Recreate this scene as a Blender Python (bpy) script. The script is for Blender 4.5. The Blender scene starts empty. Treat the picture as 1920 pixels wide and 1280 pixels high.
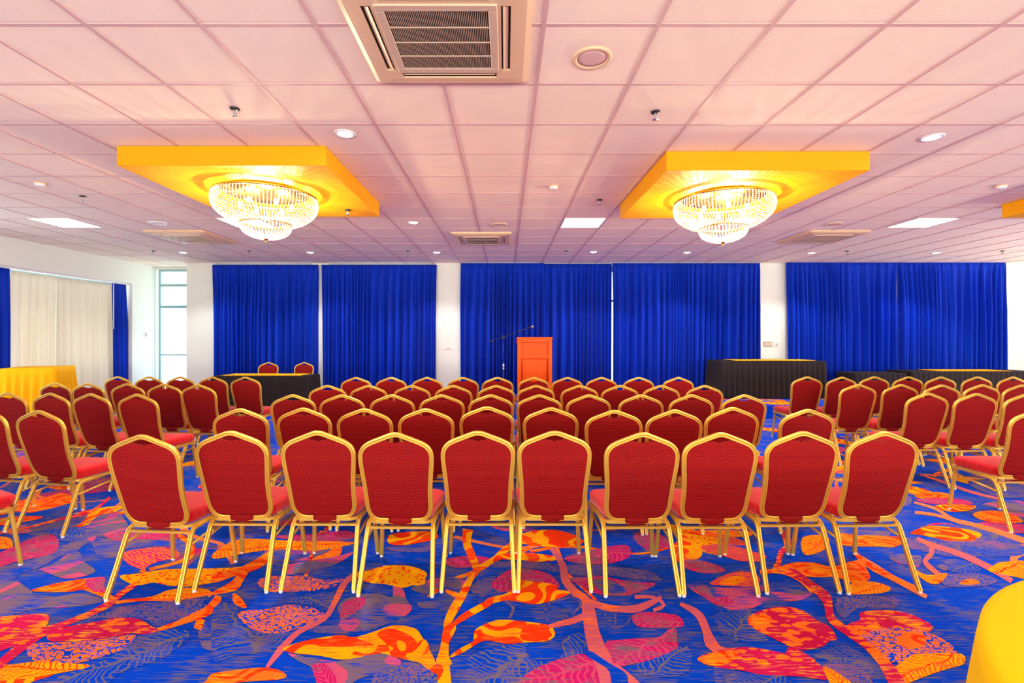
import bpy, math, random
from mathutils import Vector, Matrix
R = math.radians
PI = math.pi
random.seed(7)
scene = bpy.context.scene
COL = scene.collection
# ---------------------------------------------------------------- camera numbers
F, CX, CY, CH = 915.0, 948.0, 632.0, 1.45        # focal (px), vanishing point (px), eye height
CEIL = 3.09
def at(px, py, Y):
    return Vector(((px - CX) * Y / F, Y, CH - (py - CY) * Y / F))
def floor_at(px, py):
    Y = F * CH / (py - CY)
    return Vector(((px - CX) * Y / F, Y, 0))
def ceil_at(px, py):
    Y = F * (CEIL - CH) / (CY - py)
    return Vector(((px - CX) * Y / F, Y, CEIL))
# ---------------------------------------------------------------- materials
MATS = {}
def nodes_of(name):
    m = bpy.data.materials.new(name); m.use_nodes = True
    nt = m.node_tree
    b = nt.nodes['Principled BSDF']
    MATS[name] = m
    return m, nt, b
def N(nt, typ, **kw):
    n = nt.nodes.new(typ)
    for k, v in kw.items():
        if k.startswith('_'):
            setattr(n, k[1:], v)
        else:
            n.inputs[k.replace('__', ' ')].default_value = v
    return n
def L(nt, a, b): nt.links.new(a, b)
def math_node(nt, op, a, b=None, c=None, clamp=False):
    n = nt.nodes.new('ShaderNodeMath'); n.operation = op; n.use_clamp = clamp
    for i, v in enumerate((a, b, c)):
        if v is None: continue
        if isinstance(v, (int, float)): n.inputs[i].default_value = v
        else: nt.links.new(v, n.inputs[i])
    return n.outputs[0]
def mixc(nt, fac, a, b):
    n = nt.nodes.new('ShaderNodeMix'); n.data_type = 'RGBA'
    for i, v in ((0, fac), (6, a), (7, b)):
        if isinstance(v, (int, float)): n.inputs[i].default_value = v
        elif isinstance(v, (tuple, list)): n.inputs[i].default_value = tuple(v) + ((1,) if len(v) == 3 else ())
        else: nt.links.new(v, n.inputs[i])
    return n.outputs[2]
def s2l(r, g, b):
    f = lambda c: (c / 255 / 12.92) if c / 255 <= .04045 else ((c / 255 + .055) / 1.055) ** 2.4
    return (f(r), f(g), f(b))
def simple(name, col, rough=.6, metal=0, noise=0, nscale=20, bump=0, bscale=200, **extra):
    m, nt, b = nodes_of(name)
    b.inputs['Base Color'].default_value = (*col, 1)
    b.inputs['Roughness'].default_value = rough
    b.inputs['Metallic'].default_value = metal
    for k, v in extra.items(): b.inputs[k.replace('__', ' ')].default_value = v
    tc = N(nt, 'ShaderNodeTexCoord')
    if noise:
        nz = N(nt, 'ShaderNodeTexNoise', Scale=nscale, Detail=4.0)
        L(nt, tc.outputs['Object'], nz.inputs['Vector'])
        c = mixc(nt, nz.outputs['Fac'], tuple(x * (1 - noise) for x in col), tuple(min(1, x * (1 + noise)) for x in col))
        L(nt, c, b.inputs['Base Color'])
    if bump:
        nz = N(nt, 'ShaderNodeTexNoise', Scale=bscale, Detail=3.0)
        L(nt, tc.outputs['Object'], nz.inputs['Vector'])
        bp = N(nt, 'ShaderNodeBump', Strength=bump, Distance=.003)
        L(nt, nz.outputs['Fac'], bp.inputs['Height']); L(nt, bp.outputs[0], b.inputs['Normal'])
    return m
def emis(name, col, st):
    m, nt, b = nodes_of(name)
    b.inputs['Base Color'].default_value = (*col, 1)
    b.inputs['Emission Color'].default_value = (*col, 1)
    b.inputs['Emission Strength'].default_value = st
    return m
wall_m = simple('wall_paint', (.76, .80, .71), .75, noise=.02, nscale=3, bump=.05, bscale=90)
white_m = simple('white_plastic', (.80, .79, .76), .4, noise=.01)
frame_m = simple('pale_teal_aluminium', (.30, .50, .52), .35, metal=.3, noise=.03)
gold_m = simple('gold_anodised_metal', (.78, .50, .075), .34, metal=.62, noise=.05, nscale=8)
brass_m = simple('brass', (.75, .48, .10), .25, metal=1.0)
black_m = simple('black_plastic', (.012, .012, .014), .45, noise=.1)
dark_m = simple('cavity_shade_black', (.012, .009, .007), .8, noise=.1)
chrome_m = simple('chrome', (.75, .75, .78), .18, metal=1)
clear_m = simple('clear_glide', (.75, .75, .72), .2)
yellow_m = simple('yellow_paint', s2l(234, 162, 4), .6, noise=.02, nscale=2, Specular__IOR__Level=.15)
beige_m = simple('beige_plastic', s2l(224, 192, 150), .45, noise=.03, nscale=3)
grille_m = simple('grille_plastic', s2l(205, 180, 150), .45, noise=.03)
tablegold_m = simple('gold_cloth', s2l(255, 184, 12), .8, noise=.03, nscale=6, bump=.08, bscale=500, Sheen__Weight=.0, Specular__IOR__Level=.1)
yellowcloth_m = simple('yellow_cloth', s2l(255, 206, 8), .8, noise=.02, nscale=5, bump=.08, bscale=600, Sheen__Weight=.0, Specular__IOR__Level=.1)
blackcloth_m = simple('black_cloth', s2l(44, 38, 38), .85, noise=.12, nscale=8, bump=.1, bscale=500, Sheen__Weight=.0, Specular__IOR__Level=.15)
plate_m = simple('grey_switch_plate', (.35, .35, .33), .4)
speaker_m = simple('speaker_mesh', s2l(214, 178, 170), .7, bump=.4, bscale=900)
# orange lectern wood
m, nt, b = nodes_of('orange_varnished_wood'); wood_m = m
tc = N(nt, 'ShaderNodeTexCoord'); mp = N(nt, 'ShaderNodeMapping'); mp.inputs['Scale'].default_value = (14, 14, 1.2)
L(nt, tc.outputs['Object'], mp.inputs[0])
nz = N(nt, 'ShaderNodeTexNoise', Scale=3.0, Detail=5.0); L(nt, mp.outputs[0], nz.inputs['Vector'])
L(nt, mixc(nt, nz.outputs['Fac'], s2l(234, 76, 0), s2l(250, 102, 8)), b.inputs['Base Color'])
b.inputs['Roughness'].default_value = .45; b.inputs['Specular IOR Level'].default_value = .2
# red upholstery with small woven dots
def fabric(name, base, dot, plane, sheen):
    m, nt, b = nodes_of(name)
    tc = N(nt, 'ShaderNodeTexCoord'); sp = N(nt, 'ShaderNodeSeparateXYZ'); L(nt, tc.outputs['Object'], sp.inputs[0])
    X = sp.outputs['X']; Z = sp.outputs[plane]
    a = .0135; h = a * 1.5
    def lat(ox, oz):
        u = math_node(nt, 'SUBTRACT', math_node(nt, 'FRACT', math_node(nt, 'ADD', math_node(nt, 'DIVIDE', X, a), ox + 100)), .5)
        v = math_node(nt, 'SUBTRACT', math_node(nt, 'FRACT', math_node(nt, 'ADD', math_node(nt, 'DIVIDE', Z, h), oz + 100)), .5)
        v = math_node(nt, 'MULTIPLY', v, 1.5)
        return math_node(nt, 'SQRT', math_node(nt, 'ADD', math_node(nt, 'MULTIPLY', u, u), math_node(nt, 'MULTIPLY', v, v)))
    d = math_node(nt, 'MINIMUM', lat(0, 0), lat(.5, .5))
    fac = math_node(nt, 'MULTIPLY', math_node(nt, 'SUBTRACT', .20, d), 14, clamp=True)
    nz = N(nt, 'ShaderNodeTexNoise', Scale=7.0, Detail=3.0); L(nt, tc.outputs['Object'], nz.inputs['Vector'])
    base2 = mixc(nt, nz.outputs['Fac'], tuple(c * .85 for c in base), tuple(c * 1.12 for c in base))
    oi = N(nt, 'ShaderNodeObjectInfo')
    base3 = mixc(nt, math_node(nt, 'MULTIPLY', oi.outputs['Random'], .35), base2, tuple(c * .7 for c in base))
    L(nt, mixc(nt, math_node(nt, 'MULTIPLY', fac, .75), base3, dot), b.inputs['Base Color'])
    b.inputs['Roughness'].default_value = .8; b.inputs['Specular IOR Level'].default_value = .15
    b.inputs['Sheen Weight'].default_value = sheen; b.inputs['Sheen Roughness'].default_value = .45
    b.inputs['Sheen Tint'].default_value = (1, .55, .55, 1)
    bp = N(nt, 'ShaderNodeBump', Strength=.25, Distance=.001); L(nt, fac, bp.inputs['Height']); L(nt, bp.outputs[0], b.inputs['Normal'])
    return m
back_fab = fabric('red_dotted_upholstery', s2l(124, 0, 9), s2l(222, 66, 38), 'Z', .0)
seat_fab = fabric('red_seat_upholstery_lit', s2l(190, 14, 26), s2l(214, 50, 54), 'Y', .4)  # same red cloth as the backs, coloured lighter for light on seat tops
# curtains
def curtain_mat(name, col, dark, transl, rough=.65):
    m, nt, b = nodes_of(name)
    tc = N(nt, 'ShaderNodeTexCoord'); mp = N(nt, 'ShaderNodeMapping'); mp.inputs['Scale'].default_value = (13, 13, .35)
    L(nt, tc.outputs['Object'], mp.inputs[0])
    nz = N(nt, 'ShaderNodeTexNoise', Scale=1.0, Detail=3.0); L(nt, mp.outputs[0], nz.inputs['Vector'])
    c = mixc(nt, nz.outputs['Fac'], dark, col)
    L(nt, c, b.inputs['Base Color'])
    b.inputs['Roughness'].default_value = rough
    b.inputs['Sheen Weight'].default_value = .04; b.inputs['Specular IOR Level'].default_value = .12
    if transl:
        tr = N(nt, 'ShaderNodeBsdfTranslucent'); L(nt, c, tr.inputs[0])
        mx = N(nt, 'ShaderNodeMixShader'); mx.inputs[0].default_value = transl
        L(nt, b.outputs[0], mx.inputs[1]); L(nt, tr.outputs[0], mx.inputs[2])
        L(nt, mx.outputs[0], nt.nodes['Material Output'].inputs[0])
    return m
blue_cm = curtain_mat('royal_blue_curtain_cloth', s2l(0, 60, 212), s2l(0, 26, 128), .0)  # dark streaks in the colour stand in for fold shade
cream_cm = curtain_mat('cream_sheer_curtain_cloth', (.80, .76, .66), (.72, .67, .56), .45)
# glass
m, nt, b = nodes_of('window_glass'); glass_m = m
tp = N(nt, 'ShaderNodeBsdfTransparent'); gl = N(nt, 'ShaderNodeBsdfGlossy', Roughness=.02)
mx = N(nt, 'ShaderNodeMixShader'); mx.inputs[0].default_value = .06
L(nt, tp.outputs[0], mx.inputs[1]); L(nt, gl.outputs[0], mx.inputs[2]); L(nt, mx.outputs[0], nt.nodes['Material Output'].inputs[0])
# crystal
m, nt, b = nodes_of('chandelier_crystal'); crystal_m = m
tr = N(nt, 'ShaderNodeBsdfTranslucent'); tr.inputs[0].default_value = (1, .96, .86, 1)
gl = N(nt, 'ShaderNodeBsdfGlossy', Roughness=.08); gl.inputs[0].default_value = (1, .97, .9, 1)
tp = N(nt, 'ShaderNodeBsdfTransparent'); tp.inputs[0].default_value = (1, .96, .88, 1)
mx = N(nt, 'ShaderNodeMixShader'); mx.inputs[0].default_value = .25
L(nt, tr.outputs[0], mx.inputs[1]); L(nt, gl.outputs[0], mx.inputs[2])
mx2 = N(nt, 'ShaderNodeMixShader'); mx2.inputs[0].default_value = .35
L(nt, mx.outputs[0], mx2.inputs[1]); L(nt, tp.outputs[0], mx2.inputs[2]); L(nt, mx2.outputs[0], nt.nodes['Material Output'].inputs[0])
bulb_m = emis('glowing_bulb', (1, .86, .62), 60)
lamp_m = emis('downlight_lamp', (.95, .98, 1), 60)
panel_m = emis('light_panel_diffuser', (1, .98, .94), 6)
# ceiling tile
m, nt, b = nodes_of('mineral_fibre_tile'); tile_m = m
TILEC = s2l(250, 234, 208)
tc = N(nt, 'ShaderNodeTexCoord')
nz = N(nt, 'ShaderNodeTexNoise', Scale=110.0, Detail=3.0); L(nt, tc.outputs['Object'], nz.inputs['Vector'])
n2 = N(nt, 'ShaderNodeTexNoise', Scale=.9, Detail=2.0); L(nt, tc.outputs['Object'], n2.inputs['Vector'])
sp = N(nt, 'ShaderNodeSeparateXYZ'); L(nt, tc.outputs['Object'], sp.inputs[0])
tx = math_node(nt, 'FLOOR', math_node(nt, 'DIVIDE', math_node(nt, 'SUBTRACT', sp.outputs['X'], .2), .6))
ty = math_node(nt, 'FLOOR', math_node(nt, 'DIVIDE', math_node(nt, 'SUBTRACT', sp.outputs['Y'], .16), .6))
cb = N(nt, 'ShaderNodeCombineXYZ'); L(nt, tx, cb.inputs[0]); L(nt, ty, cb.inputs[1])
wn = N(nt, 'ShaderNodeTexWhiteNoise', _noise_dimensions='2D'); L(nt, cb.outputs[0], wn.inputs['Vector'])
c1 = mixc(nt, wn.outputs['Value'], tuple(c * .95 for c in TILEC), TILEC)
c2 = mixc(nt, math_node(nt, 'MULTIPLY', n2.outputs['Fac'], .25), c1, tuple(c * k for c, k in zip(TILEC, (.97, .90, .88))))
sk = math_node(nt, 'GREATER_THAN', nz.outputs['Fac'], .66)
L(nt, mixc(nt, math_node(nt, 'MULTIPLY', sk, .25), c2, tuple(c * .75 for c in TILEC)), b.inputs['Base Color'])
b.inputs['Roughness'].default_value = .9
bp = N(nt, 'ShaderNodeBump', Strength=.5, Distance=.004); L(nt, nz.outputs['Fac'], bp.inputs['Height']); L(nt, bp.outputs[0], b.inputs['Normal'])
tbar_m = simple('ceiling_grid_bar', s2l(212, 176, 168), .6)
# carpet yarns: every colour is broken by thin woven streaks running along X
def yarn(name, base, streak, amount, second=None, pat=None, sc2=10):
    m, nt, b = nodes_of(name)
    tc = N(nt, 'ShaderNodeTexCoord'); mp = N(nt, 'ShaderNodeMapping'); mp.inputs['Scale'].default_value = (8, 150, 1)
    L(nt, tc.outputs['Object'], mp.inputs[0])
    nz = N(nt, 'ShaderNodeTexNoise', Scale=1.0, Detail=1.5); L(nt, mp.outputs[0], nz.inputs['Vector'])
    n3 = N(nt, 'ShaderNodeTexNoise', Scale=4.5, Detail=2.0); L(nt, tc.outputs['Object'], n3.inputs['Vector'])
    th = math_node(nt, 'ADD', math_node(nt, 'MULTIPLY', math_node(nt, 'SUBTRACT', n3.outputs['Fac'], .5), .6), nz.outputs['Fac'])
    fac = math_node(nt, 'MULTIPLY', math_node(nt, 'SUBTRACT', th, 1 - amount), 16, clamp=True)
    base_s = base
    if second is not None:
        uv0 = N(nt, 'ShaderNodeUVMap')
        wz = N(nt, 'ShaderNodeTexNoise', Scale=9.0, Detail=2.0); L(nt, tc.outputs['Object'], wz.inputs['Vector'])
        va = nt.nodes.new('ShaderNodeVectorMath'); va.operation = 'MULTIPLY_ADD'
        L(nt, wz.outputs['Color'], va.inputs[0]); va.inputs[1].default_value = (.35, .8, 0); L(nt, uv0.outputs[0], va.inputs[2])
        uvo = va.outputs[0]
        if pat == 'bands':
            cz = N(nt, 'ShaderNodeTexNoise', Scale=2.2 * sc2, Detail=1.0); L(nt, tc.outputs['Object'], cz.inputs['Vector'])
            pf = math_node(nt, 'LESS_THAN', math_node(nt, 'FRACT', math_node(nt, 'MULTIPLY', cz.outputs['Fac'], 7)), .4)
        elif pat == 'veins':
            sp = N(nt, 'ShaderNodeSeparateXYZ'); L(nt, uvo, sp.inputs[0])
            av = math_node(nt, 'ABSOLUTE', math_node(nt, 'SUBTRACT', sp.outputs['Y'], .4))
            t = math_node(nt, 'SUBTRACT', math_node(nt, 'MULTIPLY', sp.outputs['X'], sc2), math_node(nt, 'MULTIPLY', av, sc2 * .3))
            fr = math_node(nt, 'FRACT', math_node(nt, 'ADD', t, 50))
            pf = math_node(nt, 'MAXIMUM', math_node(nt, 'LESS_THAN', fr, .28), math_node(nt, 'LESS_THAN', av, .05))
        elif pat == 'cells':
            vo = N(nt, 'ShaderNodeTexVoronoi', Scale=sc2); vo.feature = 'DISTANCE_TO_EDGE'
            L(nt, uvo, vo.inputs['Vector']); pf = math_node(nt, 'LESS_THAN', vo.outputs['Distance'], .09)
        elif pat == 'fish':
            mq = N(nt, 'ShaderNodeMapping'); mq.inputs['Scale'].default_value = (16, 34, 1); L(nt, tc.outputs['Object'], mq.inputs[0])
            vo = N(nt, 'ShaderNodeTexVoronoi', Scale=1.0); L(nt, mq.outputs[0], vo.inputs['Vector'])
            lz = N(nt, 'ShaderNodeTexNoise', Scale=6.0, Detail=1.0); L(nt, tc.outputs['Object'], lz.inputs['Vector'])
            pf = math_node(nt, 'GREATER_THAN', math_node(nt, 'ADD', vo.outputs['Distance'], math_node(nt, 'MULTIPLY', math_node(nt, 'SUBTRACT', lz.outputs['Fac'], .5), 1.4)), .40)
        elif pat == 'rings':
            w = N(nt, 'ShaderNodeTexWave', Scale=sc2, Distortion=1.5, Detail=1.0); w.wave_type = 'RINGS'
            L(nt, uvo, w.inputs['Vector']); pf = math_node(nt, 'GREATER_THAN', w.outputs['Fac'], .6)
        else:
            vo = N(nt, 'ShaderNodeTexVoronoi', Scale=34.0); L(nt, tc.outputs['Object'], vo.inputs['Vector'])
            pf = math_node(nt, 'LESS_THAN', vo.outputs['Distance'], .34)
        base_s = mixc(nt, pf, base, second)
    L(nt, mixc(nt, fac, base_s, streak), b.inputs['Base Color'])
    b.inputs['Roughness'].default_value = .95; b.inputs['Specular IOR Level'].default_value = .05
    pz = N(nt, 'ShaderNodeTexNoise', Scale=420.0, Detail=2.0); L(nt, tc.outputs['Object'], pz.inputs['Vector'])
    bp = N(nt, 'ShaderNodeBump', Strength=.5, Distance=.003); L(nt, pz.outputs['Fac'], bp.inputs['Height']); L(nt, bp.outputs[0], b.inputs['Normal'])
    return m
BLUE = s2l(0, 66, 205); NAVY = s2l(14, 30, 120); TAUPE = s2l(120, 100, 122); MAUVE = s2l(150, 92, 132)
ORANGE = s2l(255, 118, 34); YELLOW = s2l(255, 176, 10); RED = s2l(250, 58, 14); MAGENTA = s2l(196, 26, 112); PEACH = s2l(236, 128, 84)
YARN = [
    yarn('carpet_blue', BLUE, s2l(96, 92, 134), .45),
    yarn('carpet_taupe', TAUPE, BLUE, .50),
    yarn('carpet_magenta', MAGENTA, TAUPE, .46, s2l(214, 70, 112), 'veins', 7),
    yarn('carpet_orange', ORANGE, YELLOW, .42, RED, 'bands', 1.7),
    yarn('carpet_yellow', YELLOW, ORANGE, .45, RED, 'veins', 9),
    yarn('carpet_red', RED, ORANGE, .42, YELLOW, 'bands', 1.3),
    yarn('carpet_mauve', TAUPE, BLUE, .45, s2l(206, 84, 120), 'bands', .8),
    yarn('carpet_cells', YELLOW, ORANGE, .40, s2l(190, 20, 90), 'cells', 4.5),
    yarn('carpet_lace', ORANGE, PEACH, .40, BLUE, 'cells', 7),
    yarn('carpet_bluelace', TAUPE, MAUVE, .42, BLUE, 'cells', 9),
    yarn('carpet_dots', YELLOW, ORANGE, .35, RED, 'dots', 8),
    yarn('carpet_stem', s2l(205, 96, 118), ORANGE, .46),
    yarn('carpet_pinkrings', MAGENTA, ORANGE, .43, ORANGE, 'rings', 2.0),
    yarn('carpet_bluelines', BLUE, TAUPE, .44, s2l(104, 100, 130), 'veins', 9),
    yarn('carpet_mcells', ORANGE, YELLOW, .38, s2l(200, 24, 84), 'fish', 6),
    yarn('carpet_swirl', YELLOW, ORANGE, .44, RED, 'bands', 1.1),
    yarn('carpet_peach', PEACH, ORANGE, .45),
]
Y_ = {k: i for i, k in enumerate(['blue', 'taupe', 'magenta', 'orange', 'yellow', 'red', 'mauve', 'cells', 'lace', 'bluelace', 'dots', 'stem', 'rings', 'bluelines', 'mcells', 'swirl', 'peach'])}
# ---------------------------------------------------------------- mesh helpers
class MB:
    def __init__(s): s.v = []; s.f = []; s.m = []; s.sm = []
    def add(s, vs, fs, mat=0, smooth=False):
        o = len(s.v); s.v += [tuple(v) for v in vs]
        for f in fs: s.f.append([i + o for i in f]); s.m.append(mat); s.sm.append(smooth)
    def box(s, x0, x1, y0, y1, z0, z1, mat=0, bev=0):
        if bev <= 0:
            vs = [(x, y, z) for z in (z0, z1) for y in (y0, y1) for x in (x0, x1)]
            s.add(vs, [(0, 2, 3, 1), (4, 5, 7, 6), (0, 1, 5, 4), (2, 6, 7, 3), (0, 4, 6, 2), (1, 3, 7, 5)], mat); return
        b_ = bev; rows = []
        for z, i in ((z0, b_), (z0 + b_, 0), (z1 - b_, 0), (z1, b_)):
            c = b_
            x_0, x_1, y_0, y_1 = x0 + i, x1 - i, y0 + i, y1 - i
            k = max(c - i * .6, .0001)
            rows.append([(x_0 + k, y_0, z), (x_1 - k, y_0, z), (x_1, y_0 + k, z), (x_1, y_1 - k, z), (x_1 - k, y_1, z), (x_0 + k, y_1, z), (x_0, y_1 - k, z), (x_0, y_0 + k, z)])
        s.loft(rows, mat, True, True)
    def loft(s, rows, mat=0, closed=True, caps=True, smooth=False):
        n = len(rows[0]); vs = [p for r in rows for p in r]; fs = []
        for i in range(len(rows) - 1):
            for j in range(n if closed else n - 1):
                k = (j + 1) % n
                fs.append((i * n + j, i * n + k, (i + 1) * n + k, (i + 1) * n + j))
        if caps and closed:
            fs.append(tuple(range(n - 1, -1, -1))); fs.append(tuple((len(rows) - 1) * n + j for j in range(n)))
        s.add(vs, fs, mat, smooth)
    def lathe(s, prof, c, mat=0, n=32, smooth=True, caps=True):
        rows = [[(c[0] + r * math.cos(2 * PI * j / n), c[1] + r * math.sin(2 * PI * j / n), c[2] + z) for j in range(n)] for r, z in prof]
        s.loft(rows, mat, True, caps, smooth)
    def tube(s, path, r, mat=0, n=10, smooth=True):
        sec = [(r * math.cos(2 * PI * k / n), r * math.sin(2 * PI * k / n)) for k in range(n)]
        s.sweep(path, sec, Vector((.123, .456, .881)), mat, smooth)
    def sweep(s, path, sec, ref, mat=0, smooth=False, mode='w'):
        P = [Vector(p) for p in path]; rows = []; ref = Vector(ref).normalized()
        for i, p in enumerate(P):
            t = (P[min(i + 1, len(P) - 1)] - P[max(i - 1, 0)]).normalized()
            if mode == 'w':     # ref is the width axis
                w = (ref - t * ref.dot(t)).normalized(); d = t.cross(w)
            else:               # ref is the depth axis
                d = (ref - t * ref.dot(t)).normalized(); w = d.cross(t)
            rows.append([tuple(p + w * a + d * b_) for a, b_ in sec])
        s.loft(rows, mat, True, True, smooth)
    def build(s, name, mats, parent=None, loc=None):
        me = bpy.data.meshes.new(name); me.from_pydata(s.v, [], s.f)
        if not isinstance(mats, (list, tuple)): mats = [mats]
        for m_ in mats: me.materials.append(m_)
        me.polygons.foreach_set('material_index', s.m); me.polygons.foreach_set('use_smooth', s.sm)
        me.update()
        import bmesh
        bm = bmesh.new(); bm.from_mesh(me); bmesh.ops.recalc_face_normals(bm, faces=bm.faces); bm.to_mesh(me); bm.free()
        o = bpy.data.objects.new(name, me); COL.objects.link(o)
        if parent is not None: o.parent = parent
        if loc is not None: o.location = loc
        return o
def tag(o, label=None, cat=None, group=None, kind=None):
    for k, v in (('label', label), ('category', cat), ('group', group), ('kind', kind)):
        if v: o[k] = v
    return o
def thing(name, loc, rz, label, cat, group=None):
    o = bpy.data.objects.new(name, None); COL.objects.link(o); o.empty_display_size = .1
    o.location = loc; o.rotation_euler = (0, 0, rz)
    return tag(o, label, cat, group)
def copy_tree(o, parent=None):
    c = o.copy(); COL.objects.link(c)
    if parent is not None: c.parent = parent
    for ch in o.children: copy_tree(ch, c)
    return c
def struct(mb, name, mats): return tag(mb.build(name, mats), kind='structure')
def catmull(pts, k=5):
    P = [Vector(p) for p in pts]; out = []
    for i in range(len(P) - 1):
        p0 = P[max(i - 1, 0)]; p1 = P[i]; p2 = P[i + 1]; p3 = P[min(i + 2, len(P) - 1)]
        for j in range(k):
            t = j / k
            out.append(.5 * ((2 * p1) + (p2 - p0) * t + (2 * p0 - 5 * p1 + 4 * p2 - p3) * t * t + (3 * p1 - p0 - 3 * p2 + p3) * t ** 3))
    out.append(P[-1]); return out
def spot(name, loc, target, power, size, blend, col, radius, parent=None):
    l = bpy.data.lights.new(name, 'SPOT'); l.energy = power; l.spot_size = size; l.spot_blend = blend; l.color = col; l.shadow_soft_size = radius
    o = bpy.data.objects.new(name, l); COL.objects.link(o); o.location = loc
    if parent is not None: o.parent = parent
    return o
def point(name, loc, power, col, radius, parent=None):
    l = bpy.data.lights.new(name, 'POINT'); l.energy = power; l.color = col; l.shadow_soft_size = radius
    o = bpy.data.objects.new(name, l); COL.objects.link(o); o.location = loc
    if parent is not None: o.parent = parent
    return o
def area(name, loc, rot, sx, sy, power, col, spread=PI):
    l = bpy.data.lights.new(name, 'AREA'); l.shape = 'RECTANGLE'; l.size = sx; l.size_y = sy; l.energy = power; l.color = col; l.spread = spread
    o = bpy.data.objects.new(name, l); COL.objects.link(o); o.location = loc; o.rotation_euler = rot
    return o
#CARPET_BEGIN
CROPS = {'A': (0, 980, 4), 'B': (400, 980, 4), 'C': (800, 980, 4), 'D': (1200, 980, 4), 'E': (1560, 880, 5.3333), 'G': (0, 880, 5.3333)}
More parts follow.
